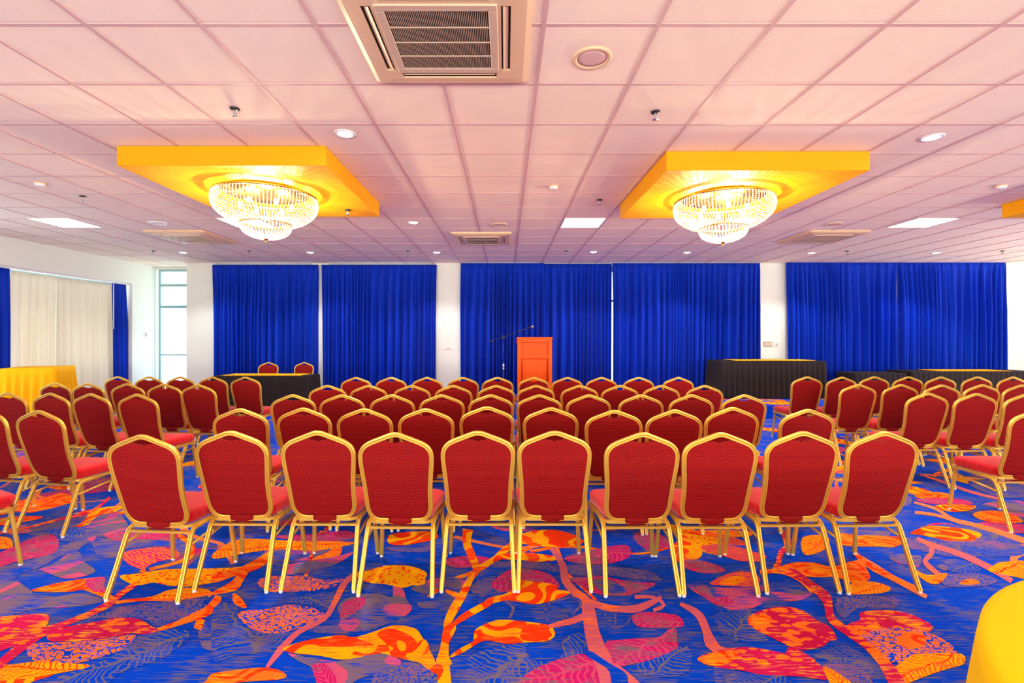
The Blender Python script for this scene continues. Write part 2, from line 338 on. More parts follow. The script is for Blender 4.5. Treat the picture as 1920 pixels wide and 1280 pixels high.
# woven pattern seen in the photo: kind, outline (or stem centre line x,y,width); listed bottom to top
PATTERN = [
 ('A','bluelines','520,720 900,660 1300,620 1500,600 1560,660 1300,740 1180,780 1060,720 860,720'),
 ('A','taupe','1500,760 1700,740 1760,860 1700,960 1520,940'),
 ('B','bluelines','620,560 900,520 900,640 780,620 560,600'),
 ('B','taupe','1540,590 1720,600 1700,640 1560,640'), ('B','bluelace','760,780 1200,760 1180,810 900,830 740,820'),
 ('C','taupe','380,440 520,400 480,520 400,560 330,500'), ('C','bluelines','1720,980 1960,930 1960,1120 1700,1160 1560,1090'),
 ('D','bluelines','560,690 800,640 860,760 960,880 820,900 640,860'), ('D','bluelace','1480,560 1900,560 1900,640 1640,640 1520,720'),
 ('D','bluelines','700,1120 900,1140 1100,1160 1100,1260 640,1260'), ('D','bluelines','1500,920 1640,960 1760,1120 1700,1160 1400,1040 1300,1000'),
 ('E','bluelines','1000,560 1400,570 1700,640 1900,760 1900,860 1500,860 1100,740'), ('E','bluelines','1150,900 1380,930 1500,1010 1300,1040 1150,1000'),
 ('E','taupe','1350,120 1700,100 1950,180 1950,280 1600,260'), ('G','taupe','260,560 500,480 860,440 800,540 620,620 400,640'),
 ('G','bluelines','240,640 560,600 840,580 860,700 700,720 500,700'),
 ('A','taupe','640,20 900,10 960,40 940,90 860,110 720,110 690,150 640,160 560,220 430,260 330,320 180,380 40,440 -60,440 -60,350 200,290 400,200 560,140 650,110'),
 ('A','taupe','700,120 900,130 1330,120 1400,160 1390,230 1330,250 1300,190 1100,180 940,200 900,260 760,260 720,240'),
 ('A','mauve','-60,440 100,430 230,510 280,560 400,560 600,530 780,580 640,620 420,640 250,650 -60,710'),
 ('A','bluelines','940,900 1100,830 1300,800 1420,820 1380,900 1250,1000 1100,1060 900,1130 700,1260 250,1260 560,1110 700,1060 850,1000'),
 ('A','bluelace','880,640 1150,600 1500,570 1500,640 1380,720 1150,740 1000,700 800,720'),
 ('A','mcells','-60,735 150,695 340,685 368,720 350,770 290,840 180,900 80,935 -60,960'),
 ('A','lace','200,920 330,900 600,890 800,870 1010,840 980,900 900,960 780,1000 640,1040 520,1060 380,1050 260,1040 200,980'),
 ('A','mcells','350,850 420,800 560,770 740,740 870,715 1000,715 1080,740 1130,775 1180,800 1150,825 1050,840 1000,830 900,850 760,870 600,890 470,890 380,890'),
 ('A','red','-60,1150 200,1120 400,1140 230,1200 100,1280 -60,1280'),
 ('A','yellow','-60,1090 130,1060 300,1040 450,1050 560,1060 660,1065 650,1090 500,1120 330,1150 100,1180 -60,1180'),
 ('A','stemM','-60,1110,60 0,1060,60 150,940,70 330,820,60 480,760,40 660,690,40 820,610,50 900,540,40 1000,470,40 1080,390,40 1060,350,40'),
 ('A','mauve','290,350 400,310 520,230 590,220 640,300 700,340 710,370 640,400 520,420 440,410 340,370'),
 ('A','orange','230,512 360,470 560,430 740,410 790,420 780,470 800,520 870,570 820,575 720,540 620,505 520,520 380,520'),
 ('A','magenta','640,430 740,412 790,420 780,470 800,515 720,520 660,490'),
 ('A','magenta','-60,260 120,170 250,110 380,90 430,120 440,180 400,230 280,260 100,300 -60,350'),
 ('A','rings','920,260 950,215 1060,195 1200,185 1330,210 1330,260 1200,290 1120,320 1080,350 1030,340 960,310'),
 ('A','dots','900,400 1050,380 1100,370 1250,350 1500,345 1700,340 1860,330 1750,400 1600,450 1400,480 1250,470 1150,450 1050,470 960,450'),
 ('A','yellow','1060,570 1170,545 1250,510 1380,490 1520,495 1580,515 1540,545 1400,575 1200,585 1080,585'),
 ('A','stemO','870,600,24 1060,578,24 1300,580,20'),
 ('A','orange','1300,60,1 1330,60,1'),
 ('A','stemO','1330,90,30 1430,160,50 1430,250,40 1330,300,22 1120,350,22'),
 ('A','stemO','1180,805,24 1350,750,40 1470,700,60 1560,660,70 1620,590,60 1640,550,50'),
 ('A','stemO','1480,800,60 1510,720,60'),
 ('A','stemO','1400,560,16 1600,530,24 1760,490,40 1800,420,60 1850,340,60'),
 ('B','bluelines','0,640 180,620 180,740 280,800 600,820 560,900 450,950 300,980 120,1010 0,1030'),
 ('B','bluelace','1250,1100 1400,1050 1560,1070 1650,1130 1700,1260 1200,1260'),
 ('B','mauve','560,980 700,1010 900,1040 1000,1030 1240,985 1400,1030 1380,1080 1250,1130 1100,1170 940,1260 790,1240 750,1100 640,1040'),
 ('B','magenta','740,1070 840,1060 930,1180 900,1260 800,1240'),
 ('B','stem','1070,380,24 980,460,50 910,600,40 830,720,40 640,820,40 500,960,50 400,1090,24'),
 ('B','mauve','520,330 700,290 900,260 1060,220 900,320 700,370 560,390'),
 ('B','lace','330,450 400,400 560,400 680,400 830,430 950,420 1000,430 900,480 760,510 560,520 400,515'),
 ('B','orange','150,530 200,560 250,630 220,640 150,600'),
 ('B','lace','180,700 240,660 400,650 520,620 640,620 780,650 830,690 780,730 650,790 500,830 340,820 260,780'),
 ('B','mauve','930,640 980,580 1100,540 1230,530 1340,560 1350,470 1420,500 1450,580 1490,640 1440,700 1300,760 1150,800 980,810 940,760 960,720'),
 ('B','magenta','960,640 1000,590 1130,560 1130,620 1060,680 960,730'),
 ('B','dots','1050,385 1160,360 1280,325 1420,320 1530,340 1600,380 1590,430 1600,480 1500,470 1420,490 1280,460 1160,450'),
 ('B','taupe','1480,490 1640,460 1640,530 1560,530'),
 ('B','stemO','430,240,60 330,310,70 230,360,60 170,450,60 60,500,24 -40,550,20'),
 ('B','orange','0,380 150,350 250,330 180,390 80,430 0,450'),
 ('B','yellow','0,230 120,150 250,120 480,130 700,140 900,140 1060,150 960,180 760,210 520,200 300,220 100,260 0,270'),
 ('B','magenta','450,100 700,90 1000,60 1060,110 900,140 600,130'),
 ('B','red','1310,100 1400,75 1550,65 1660,70 1680,120 1550,150 1420,170 1320,160'),
 ('B','bluelace','1310,180 1500,190 1640,170 1600,220 1450,220 1330,210'),
 ('B','orange','-20,1140 150,1110 330,1090 470,1100 550,1150 480,1180 300,1190 100,1210 -40,1230'),
 ('B','orange','-60,1190 0,1180 40,1260 -20,1320 -100,1260'),
 ('C','bluelines','310,1020 420,960 600,920 760,905 740,960 820,1040 1000,1020 1020,880 1100,840 1200,820 1170,980 1050,1010 900,1060 760,1130 700,1260 260,1260 300,1100'),
 ('C','bluelace','450,290 980,310 1000,370 900,360 700,330 500,330'),
 ('C','bluelace','1060,320 1500,340 1700,380 1750,440 1400,400 1080,390'),
 ('C','magenta','130,280 300,250 450,260 520,290 440,320 250,340 150,320'),
 ('C','mauve','0,430 130,410 250,420 330,470 250,500 100,500 0,480'),
 ('C','swirl','-1080,945 -960,900 -800,865 -650,845 -540,860 -400,820 -270,775 -170,775 -80,800 -40,850 0,920 40,990 70,1060 100,1150 -20,1080 -60,1050 -200,1020 -360,980 -500,1010 -640,1030 -800,1000 -950,985 -1040,970'),
 ('C','red','-160,1000 -100,940 -40,880 0,890 20,960 -60,1010 -120,1020'),
 ('C','red','-560,980 -440,930 -300,920 -250,950 -350,980 -480,1000'),
 ('C','magenta','480,460 560,390 640,350 780,350 900,380 970,430 970,500 600,520 540,520'),
 ('C','red','430,600 480,560 600,530 700,440 780,440 960,465 980,500 1080,520 1020,560 850,610 740,605 620,585 520,600 450,625'),
 ('C','stemR','200,765,30 290,700,50 380,650,50 470,600,50'),
 ('C','swirl','350,830 400,780 540,730 700,740 900,765 950,800 960,850 900,890 750,900 600,910 520,895 420,890 300,960 220,1000 170,1010 240,950 350,890'),
 ('C','red','700,860 740,770 850,770 940,800 940,850 850,890 760,890'),
 ('C','red','365,830 400,800 420,840 390,880 350,890'),
 ('C','stemR','385,345,40 500,280,40 560,230,50 620,180,50'),
 ('C','red','540,250 640,225 800,230 1010,260 950,285 820,295 700,280 560,275'),
 ('C','red','600,190 660,110 800,60 1000,60 1160,120 1150,165 1000,180 850,180 720,160'),
 ('C','stemR','140,1300,110 130,1150,100 125,1050,90 135,920,60 155,800,60 165,730,60 210,640,70 270,540,60 330,420,44 372,350,50 330,230,60 300,150,60 310,50,80'),
 ('C','swirl','70,1055 100,950 130,870 140,800 200,760 220,800 170,900 165,1000 190,1060 130,1080'),
 ('C','stemR','140,510,20 210,540,40 260,560,50'),
 ('C','magenta','1070,420 1180,410 1300,400 1450,430 1600,450 1700,450 1710,470 1600,520 1480,550 1300,540 1180,490'),
 ('C','taupe','1230,440 1330,420 1420,450 1500,520 1330,520'),
 ('C','magenta','1030,270 1150,230 1350,180 1500,170 1530,220 1500,270 1350,310 1150,310'),
 ('C','magenta','700,1260 760,1130 900,1060 1050,1010 1180,990 1300,1070 1360,1150 1400,1260'),
 ('C','stem','1400,1260,170 1350,1090,150 1280,950,130 1240,820,110 1220,700,100 1195,600,90 1110,520,60 1040,430,60 1020,320,50 940,190,40'),
 ('C','stem','1210,590,50 1320,630,50 1450,650,50 1600,640,60 1760,560,30'),
 ('C','stem','1210,690,50 1100,735,50 1000,760,40 920,780,30'),
 ('C','stem','1560,560,30 1700,560,24 1780,620,24 1700,660,30'),
 ('C','magenta','1540,700 1650,670 1850,690 1910,720 1930,770 1870,790 1650,790 1570,770'),
 ('C','magenta','1340,900 1450,880 1600,870 1740,860 1820,800 1870,800 1880,880 1880,940 1760,1000 1600,1050 1420,1080 1380,1000'),
 ('C','stem','1400,1080,60 1480,1150,80 1580,1240,80'),
 ('C','blue','1200,975 1240,970 1360,1050 1480,1120 1510,1170 1500,1260 1400,1260 1370,1120 1280,1050 1210,1010'),
 ('C','stemT','590,590,26 650,640,26 620,720,20'),
 ('C','stemT','930,595,20 890,660,20 910,745,14'),
 ('C','stemT','940,600,16 1060,565,16 1140,580,22 1150,630,20 1080,690,16 980,740,12'),
 ('C','stemT','1340,680,14 1350,740,14 1410,790,16 1500,760,10 1530,700,10'),
 ('C','stemT','1420,680,16 1410,780,16'),
 ('D','mauve','350,470 500,480 700,490 900,470 1150,500 1290,530 1180,590 980,580 850,640 680,655 560,600 440,540'),
 ('D','magenta','410,490 500,480 560,560 660,560 700,600 600,630 480,560'),
 ('D','stem','300,610,24 400,660,50 460,720,60 500,820,60 530,900,90 600,960,60 700,960,30'),
 ('D','stemT','580,1080,60 600,1250,60'),
 ('D','rings','460,180 600,160 760,190 860,220 950,250 900,290 760,290 620,250 500,220'),
 ('D','orange','340,60 800,60 830,100 640,110 400,90'),
 ('D','magenta','340,280 480,290 620,340 620,370 480,380 340,340'),
 ('D','mcells','430,1020 520,980 640,950 800,935 980,960 1150,1000 1300,1040 1380,1100 1400,1180 1250,1160 1080,1150 900,1140 760,1110 600,1090 480,1060'),
 ('D','orange','450,1020 560,975 680,960 740,990 660,1060 560,1075 490,1050'),
 ('D','mcells','805,745 840,690 960,645 1100,632 1220,660 1320,730 1420,780 1470,850 1470,880 1420,890 1370,930 1200,960 1080,910 960,850 860,800'),
 ('D','orange','810,740 850,700 930,690 990,720 950,790 880,790'),
 ('D','orange','1060,340 1150,300 1300,300 1450,330 1640,280 1700,350 1720,430 1560,450 1480,410 1300,410 1200,390'),
 ('D','yellow','1560,530 1600,440 1700,440 1800,455 1880,490 1850,520 1750,535 1620,540'),
 ('D','rings','520,460 620,400 720,370 840,375 900,420 880,470 760,480 640,475'),
 ('D','yellow','590,460 680,405 780,410 790,435 700,465'),
 ('D','stemO','900,370,30 1060,370,30 1200,430,30 1300,520,40'),
 ('D','mcells','1550,770 1650,730 1650,680 1740,660 1900,660 2060,700 2200,790 2050,860 1850,830 1700,870 1600,830'),
 ('D','lace','1650,860 1800,800 2000,790 2200,840 2360,940 2340,1020 2100,1080 1900,1050 1750,960'),
 ('D','orange','1930,880 2000,820 2110,830 2150,880 2100,940 1990,940'),
 ('D','yellow','1850,1130 1950,1060 2040,1000 2240,980 2420,990 2430,1060 2340,1090 2240,1120 2100,1170 1950,1220'),
 ('D','bluelace','1370,1070 1500,1050 1650,1090 1720,1150 1740,1260 1450,1260 1400,1130'),
 ('D','yellow','1380,1080 1500,1140 1640,1260 1480,1260 1400,1160'),
 ('D','stemM','1990,1300,120 1900,1160,110 1820,1040,80 1700,920,60 1560,820,60 1440,730,60 1415,640,60 1390,560,80 1260,450,50 1150,380,60 1000,330,40'),
 ('D','stemM','1100,960,50 1200,1000,70 1300,1060,60'),
 ('D','stemM','1030,340,40 1060,220,40 1110,180,50 1080,60,60'),
 ('D','yellow','1220,110 1400,100 1410,170 1350,220 1230,240'),
 ('D','stemP','1640,260,40 1760,340,60 1920,430,40 2150,560,30'),
 ('D','orange','1460,110 1560,95 1920,110 1900,170 1700,180 1520,170'),
 ('E','red','780,640 850,600 950,570 1150,575 1350,600 1500,650 1440,700 1380,730 1200,730 1050,690 900,660'),
 ('E','bluelace','1100,720 1400,720 1450,690 1600,700 1750,720 1800,750 1650,800 1450,790 1250,760'),
 ('E','orange','840,240 950,225 1150,240 1160,290 950,295 840,280'),
 ('E','magenta','840,300 1150,290 1350,310 1400,350 1150,350 950,340'),
 ('E','red','1020,370 1150,350 1400,360 1440,375 1380,410 1240,425 1100,410'),
 ('E','magenta','1420,560 1500,530 1700,540 1960,560 1960,630 1700,640 1550,600'),
 ('E','orange','1410,450 1480,420 1650,415 1800,450 1890,500 1900,530 1700,540 1540,520 1450,490'),
 ('E','mauve','1500,350 1700,310 1960,330 1960,420 1750,400 1600,380'),
 ('E','stemP','820,330,20 1050,400,30 1200,500,40 1400,550,40 1650,620,50 1960,730,60'),
 ('E','stemP','830,430,30 1050,460,30 1300,540,30'),
 ('E','stem','850,690,30 1000,760,50 1200,820,50 1400,900,60 1600,1000,60 1800,1120,50'),
 ('E','stem','1000,770,60 990,850,50 930,920,50 1000,1000,50 1080,1060,40'),
 ('E','stem','880,50,20 1150,140,26 1400,230,26 1700,300,20'),
 ('E','yellow','1560,1010 1620,960 1700,930 1960,925 1960,1090 1800,1070 1650,1040'),
 ('E','mauve','570,880 650,850 800,860 900,880 860,980 740,960 640,930'),
 ('E','mauve','1050,970 1100,950 1160,970 1150,1010 1090,1000'),
 ('E','stemO','220,830,40 330,930,50 500,1030,50 680,1120,50 900,1220,40'),
 ('E','bluelace','1090,1080 1200,1050 1450,1040 1600,1080 1650,1130 1500,1170 1250,1180 1120,1160'),
 ('E','orange','1270,1150 1350,1100 1450,1110 1460,1150'),
 ('E','orange','830,1000 950,1060 1150,1040 1090,1130 1000,1150 880,1080'),
 ('E','orange','60,640 300,670 600,670 750,690 700,740 620,780 450,770 300,750 80,740'),
 ('G','orange','-40,470 120,410 250,400 440,380 600,340 770,310 760,270 640,265 500,300 300,300 120,330 -40,400'),
 ('G','orange','-40,500 200,470 380,470 430,480 330,510 150,540 -40,560'),
 ('G','yellow','-40,680 100,690 130,760 100,790 -40,790'),
 ('G','stemM','-40,645,20 250,590,25 600,500,25 900,430,30 1100,280,30'),
 ('G','mauve','850,600 900,540 960,480 1030,450 1190,440 1250,510 1280,560 1240,620 1160,700 1000,650 930,720 880,700'),
 ('G','magenta','1300,640 1500,640 1760,640 1740,720 1500,700 1300,700'),
 ('G','magenta','1080,660 1300,620 1240,720 1080,690'),
]
STEMC = {'stem': 'stem', 'stemM': 'mcells', 'stemO': 'orange', 'stemR': 'swirl', 'stemT': 'taupe', 'stemP': 'peach'}
def put_shape(mb, uvs, pts, kind, z):
    """pts: floor outline in metres"""
    pts = [Vector((p[0], p[1])) for p in pts]
    c = sum(pts, Vector((0, 0))) / len(pts)
    far = max(pts, key=lambda p: (p - c).length); d = (far - c).normalized(); n = Vector((-d.y, d.x))
    hw = max(abs((p - c).dot(n)) for p in pts) + 1e-5
    mb.add([(p.x, p.y, z) for p in pts], [tuple(range(len(pts)))], Y_[kind])
    uvs.append([((p - c).dot(d) * 4 + 10, (p - c).dot(n) / hw) for p in pts])
def smooth_closed(P, k=3):
    out = []; n = len(P)
    for i in range(n):
        p0, p1, p2, p3 = P[i - 1], P[i], P[(i + 1) % n], P[(i + 2) % n]
        for j in range(k):
            t = j / k
            out.append(tuple(.5 * (2 * p1[a] + (p2[a] - p0[a]) * t + (2 * p0[a] - 5 * p1[a] + 4 * p2[a] - p3[a]) * t * t + (3 * p1[a] - p0[a] - 3 * p2[a] + p3[a]) * t ** 3) for a in (0, 1)))
    return out
def stem_outline(C):
    P = [Vector((c[0], c[1], 0)) for c in C]; S = catmull(P, 3); Wd = [c[2] for c in C]; Lf, Rt = [], []
    for i, p in enumerate(S):
        t = (S[min(i + 1, len(S) - 1)] - S[max(i - 1, 0)]).normalized(); u = i / 3; a = min(int(u), len(C) - 2); w = Wd[a] + (Wd[a + 1] - Wd[a]) * (u - a)
        q = Vector((-t.y, t.x, 0)) * w / 2
        Lf.append((p.x + q.x, p.y + q.y)); Rt.append((p.x - q.x, p.y - q.y))
    return Lf + Rt[::-1]
def random_leaves(mb, uvs, x0, x1, y0, y1, n, z, seed, skip=None):
    rnd = random.Random(seed); dz = .000002
    kinds = ['magenta', 'orange', 'yellow', 'red', 'mauve', 'mcells', 'lace', 'bluelace', 'dots', 'swirl', 'taupe', 'taupe', 'rings', 'mauve', 'bluelines', 'bluelace', 'orange', 'magenta']
    for i in range(n):
        x, y = rnd.uniform(x0 + .3, x1 - .3), rnd.uniform(y0 + .3, y1 - .3)
        if skip and skip(x, y): continue
        a = rnd.uniform(0, 2 * PI); Ln = rnd.uniform(.28, .55); W = Ln * rnd.uniform(.3, .5); bend = rnd.uniform(-.25, .25)
        if rnd.random() < .3:
            C = []; aa = a; q = [x, y]; w0 = rnd.uniform(.03, .07)
            for k in range(6): C.append((q[0], q[1], w0 * (1 - k * .1))); aa += rnd.uniform(-.5, .5); q[0] += .2 * math.cos(aa); q[1] += .2 * math.sin(aa)
            out = stem_outline(C); kd = rnd.choice(['stem', 'peach', 'orange', 'taupe', 'mcells'])
        else:
            out = []; d = Vector((math.cos(a), math.sin(a))); nn = Vector((-d.y, d.x)); m = 9
            up = [(k / m, (math.sin(PI * (k / m) ** .8)) * W * (.9 + .2 * rnd.random())) for k in range(m + 1)]
            dn = [(k / m, -(math.sin(PI * (k / m) ** .8)) * W * (.9 + .2 * rnd.random())) for k in range(m - 1, 0, -1)]
            for u, v in up + dn:
                q = Vector((x, y)) + d * (u - .5) * Ln * 1.2 + nn * (v * .8 + bend * Ln * (u - .5) ** 2 * 3); out.append((q.x, q.y))
            kd = rnd.choice(kinds)
        out = [(min(max(px, x0), x1), min(max(py, y0), y1)) for px, py in out]
        put_shape(mb, uvs, out, kd, z + dz * i)
def finish_carpet(mb, uvs, nbase, name, loc=None):
    o = mb.build(name, YARN)
    me = o.data; uv = me.uv_layers.new(name='UVMap')
    for pi, poly in enumerate(me.polygons):
        if pi < nbase: continue
        table = {}
        lst = uvs[pi - nbase]
        v0 = min(poly.vertices)
        for li, vi in zip(poly.loop_indices, poly.vertices): uv.data[li].uv = lst[vi - v0]
    return o
def build_floor():
    mb = MB(); mb.box(-8.6, 12.3, -3.2, 11.6, -.1, 0, 0); nb = len(mb.f); uvs = []
    def seen(x, y): return y < 3.30 and y > 1.9 and abs((x * F / max(y, .1)) + CX - 960) < 1000
    random_leaves(mb, uvs, -8.1, 12.1, -3.1, 10.75, 1050, .0003, 3, seen)
    z = .0024
    for ci, kind, txt in PATTERN:
        ox, oy, sc = CROPS[ci]; P = [tuple(float(v) for v in t.split(',')) for t in txt.split()]
        if len(P[0]) == 3:
            if len(P) < 3 and kind == 'orange': continue
            out = stem_outline(P)
            kd = STEMC.get(kind, kind)
        else: out = smooth_closed(P); kd = kind
        fl = []
        for x, y in out:
            q = floor_at(ox + x / sc, min(1330, oy + y / sc)); fl.append((q.x, q.y))
        put_shape(mb, uvs, fl, kd, z); z += .000005
    o = finish_carpet(mb, uvs, nb, 'floor'); return tag(o, kind='structure')
#CARPET_END
build_floor()
# ---------------------------------------------------------------- room shell
XL, XR, YB, YF = -8.15, 12.2, 10.8, -3.2     # left wall, right wall, curtain wall, wall behind the camera
mb = MB(); mb.box(-8.7, 12.4, -3.4, 11.7, CEIL, CEIL + .1, 0)
bars = MB()
k = -14
while .2 + .6 * k < 12.2:
    x = .2 + .6 * k
    if x > -8.15: mb.box(x - .012, x + .012, -3.2, 11.5, CEIL - .005, CEIL + .001, 1)
    k += 1
k = -6
while .16 + .6 * k < 11.4:
    y = .16 + .6 * k
    if y > -3.2: mb.box(-8.15, 12.2, y - .010, y + .010, CEIL - .003, CEIL + .001, 1)
    k += 1
struct(mb, 'ceiling', [tile_m, tbar_m])
# left wall with curtained window recess, header at 2.62
mb = MB()
WZ0, WZ1, HD = 3.6, 10.65, 2.62
mb.box(XL - .35, XL, YF, WZ0, 0, CEIL, 0); mb.box(XL - .35, XL, WZ1, 11.5, 0, CEIL, 0); mb.box(XL - .35, XL, WZ0, WZ1, HD, CEIL, 0)
mb.box(XL - .35, XL, WZ0, WZ1, 0, .12, 0)
struct(mb, 'wall_left', wall_m)
def window(name, axis, a0, a1, c, z0, z1, nv, hz):
    mb = MB()
    def bar(p0, p1, q0, q1):
        if axis == 'x': mb.box(p0, p1, c - .03, c + .03, q0, q1, 0)
        else: mb.box(c - .03, c + .03, p0, p1, q0, q1, 0)
    bar(a0, a0 + .05, z0, z1); bar(a1 - .05, a1, z0, z1); bar(a0 + .05, a1 - .05, z0, z0 + .05); bar(a0 + .05, a1 - .05, z1 - .05, z1)
    for i in range(1, nv): x = a0 + (a1 - a0) * i / nv; bar(x - .025, x + .025, z0 + .05, z1 - .05)
    for h, t in hz: bar(a0 + .05, a1 - .05, h - t, h + t)
    w = struct(mb, name, frame_m)
    g = MB()
    if axis == 'x': g.box(a0 + .02, a1 - .02, c - .004, c + .004, z0 + .02, z1 - .02)
    else: g.box(c - .004, c + .004, a0 + .02, a1 - .02, z0 + .02, z1 - .02)
    g.build('pane', glass_m, w)
    return w
window('window_1', 'y', WZ0, WZ1, XL - .3, .12, HD, 5, [(2.1, .02)])
# far wall: piers and glazing behind the curtains
def pxX(px, Y=YB): return (px - CX) * Y / F
mb = MB()
for a, b_ in ((350, 402), (585, 617), (816, 868), (1421, 1477), (1668, 1699)):
    mb.box(pxX(a), pxX(b_), YB, 11.5, 0, CEIL, 0)
mb.box(pxX(1880), XR + .2, YB, 11.5, 0, CEIL, 0)
struct(mb, 'wall_back', wall_m)
window('window_2', 'x', -8.10, pxX(350), 11.42, .05, 3.03, 1, [at(330, 535, 11.42).z and (2.66, .03), (2.16, .03), (1.04, .012)])
GL = [(402, 585), (617, 816), (868, 1421), (1477, 1668), (1699, 1880)]
for i, (a, b_) in enumerate(GL):
    window('window_%d' % (i + 3), 'x', pxX(a), pxX(b_), 11.42, .05, 3.03, max(1, round((b_ - a) / 110)), [(2.3, .02)])
mb = MB(); mb.box(XL, XR, 11.40, 11.5, 3.03, CEIL, 0); struct(mb, 'trim_1', wall_m)
# wall behind the camera and right wall, each windowed, the rear row added for fill
mb = MB()
mb.box(XL - .35, XR + .2, YF - .2, YF, 0, .7, 0); mb.box(XL - .35, XR + .2, YF - .2, YF, 2.8, CEIL, 0)
mb.box(XL - .35, -6.5, YF - .2, YF, .7, 2.8, 0); mb.box(10.5, XR + .2, YF - .2, YF, .7, 2.8, 0)
struct(mb, 'wall_front', wall_m)
window('window_8', 'x', -6.5, 10.5, YF - .1, .7, 2.8, 12, [(2.2, .02)])  # unseen windows added so fill reaches the ceiling and chair backs
mb = MB()
mb.box(XR, XR + .2, YF, YB, 0, .7, 0); mb.box(XR, XR + .2, YF, YB, 2.8, CEIL, 0)
mb.box(XR, XR + .2, YF, 2, .7, 2.8, 0); mb.box(XR, XR + .2, 10, YB, .7, 2.8, 0)
struct(mb, 'wall_right', wall_m)
window('window_9', 'y', 2, 10, XR + .1, .7, 2.8, 8, [(2.2, .02)])
# ---------------------------------------------------------------- curtains
def curtain(p0, p1, z0, z1, mat, label, group, seed=0, amp=.075, pitch=.13, flare=0.0, gather=0.0, name='curtain', mb_only=False):
    """p0,p1 2D ends of the rail; cloth hangs between them with soft folds"""
    rnd = random.Random(seed)
    p0 = Vector(p0); p1 = Vector(p1); Lw = (p1 - p0).length; d = (p1 - p0) / Lw; n = Vector((-d.y, d.x))
    ns = int(Lw / .011); nz_ = 26
    ph = [rnd.uniform(0, 6.28) for _ in range(6)]
    # fold phase field with irregular spacing
    phase = [0]; 
    for i in range(ns): phase.append(phase[-1] + (Lw / ns) * 2 * PI / (pitch * (1 + .45 * math.sin(i * Lw / ns * 3.1 + ph[0]) + .25 * math.sin(i * Lw / ns * 7.7 + ph[1]))))
    rows = []
    for j in range(nz_ + 1):
        t = j / nz_                                   # 0 top
        tt = t ** 1.2
        z = z1 + (z0 - z1) * t
        row = []
        for i in range(ns + 1):
            u = i / ns; s_ = u * Lw
            head = max(0, 1 - t / .045)
            pleat = .008 * math.sin(s_ * 2 * PI / .062)
            a = amp * (.25 + .75 * min(1, t / .35))
            off = a * math.sin(phase[i] + .5 * math.sin(2.2 * t + ph[2])) + .4 * a * math.sin(phase[i] * .43 + ph[3] + 1.3 * t) + .25 * a * math.sin(phase[i] * 2.1 + ph[4])
            off = off * (1 - head) + pleat * (.4 + .6 * head)
            lat = (.5 - u) * flare * math.sin(min(1, t * 2.2) * PI / 2) + .014 * math.sin(s_ * 9 + ph[5]) * t
            q = p0 + d * (s_ + lat) + n * off
            row.append((q.x, q.y, z + (.006 * math.sin(s_ * 30) if j == nz_ else 0)))
        rows.append(row)
    mb = MB(); mb.loft(rows, 0, False, False, True)
    # a short hem return so the edge has thickness
    o = mb.build(name, mat)
    so = o.modifiers.new('thick', 'SOLIDIFY'); so.thickness = .003; so.offset = 0
    return tag(o, label, 'curtain', group)
YC = 10.70
GB = 'blue curtains along the far wall'
def far_curtain(a, b_, top, label, seed, flare=0.06, zb=.03, dy=0):
    x0, x1 = (a - CX) * YC / F, (b_ - CX) * YC / F
    curtain((x0, YC + dy), (x1, YC + dy), zb, CH - (top - CY) * YC / F, blue_cm, label, GB, seed, flare=flare)
STZ = .23
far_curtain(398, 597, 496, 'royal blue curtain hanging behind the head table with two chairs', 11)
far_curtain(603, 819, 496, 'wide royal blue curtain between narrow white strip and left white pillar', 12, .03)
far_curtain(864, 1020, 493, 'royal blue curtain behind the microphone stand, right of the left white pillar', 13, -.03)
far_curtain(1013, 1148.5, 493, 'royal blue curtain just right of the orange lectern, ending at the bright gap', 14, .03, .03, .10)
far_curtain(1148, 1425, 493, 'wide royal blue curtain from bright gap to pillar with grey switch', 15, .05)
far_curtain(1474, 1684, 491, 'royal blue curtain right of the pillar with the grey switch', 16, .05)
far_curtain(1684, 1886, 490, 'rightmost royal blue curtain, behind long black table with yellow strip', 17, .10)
GW = 'curtains in the left wall window'
def side_curtain(y0, y1, mat, label, seed, flare=0, pitch=.13, amp=.035, ztop=HD - .03):
    curtain((XL - .09, y0), (XL - .09, y1), .03, ztop, mat, label, GW, seed, flare=flare, pitch=pitch, amp=amp)
side_curtain(7.25, 8.10, blue_cm, 'blue curtain at the left edge of the cream curtains', 21)
side_curtain(8.12, 8.95, cream_cm, 'cream curtain next to the left blue curtain, behind the gold-draped table', 22, ztop=HD - .06)
side_curtain(8.95, 10.20, cream_cm, 'wide cream curtain reaching the narrow blue curtain near the corner', 23, .03, ztop=HD - .06)
side_curtain(10.22, 10.60, blue_cm, 'narrow gathered blue curtain at the recess end near the corner', 24, -.08, .09)
mb = MB(); mb.box(XL - .13, XL - .05, WZ0, WZ1 - .02, HD - .035, HD, 0)
tag(mb.build('curtain_rail', white_m), 'white curtain rail under the header of the left window', 'curtain rail')
mb = MB(); mb.tube([(XL - .02, 10.17, HD - .05), (XL - .02, 10.17, 1.62)], .008, 0, 8)
tag(mb.build('curtain_wand', white_m), 'thin white wand hanging beside the narrow blue curtain', 'curtain wand')
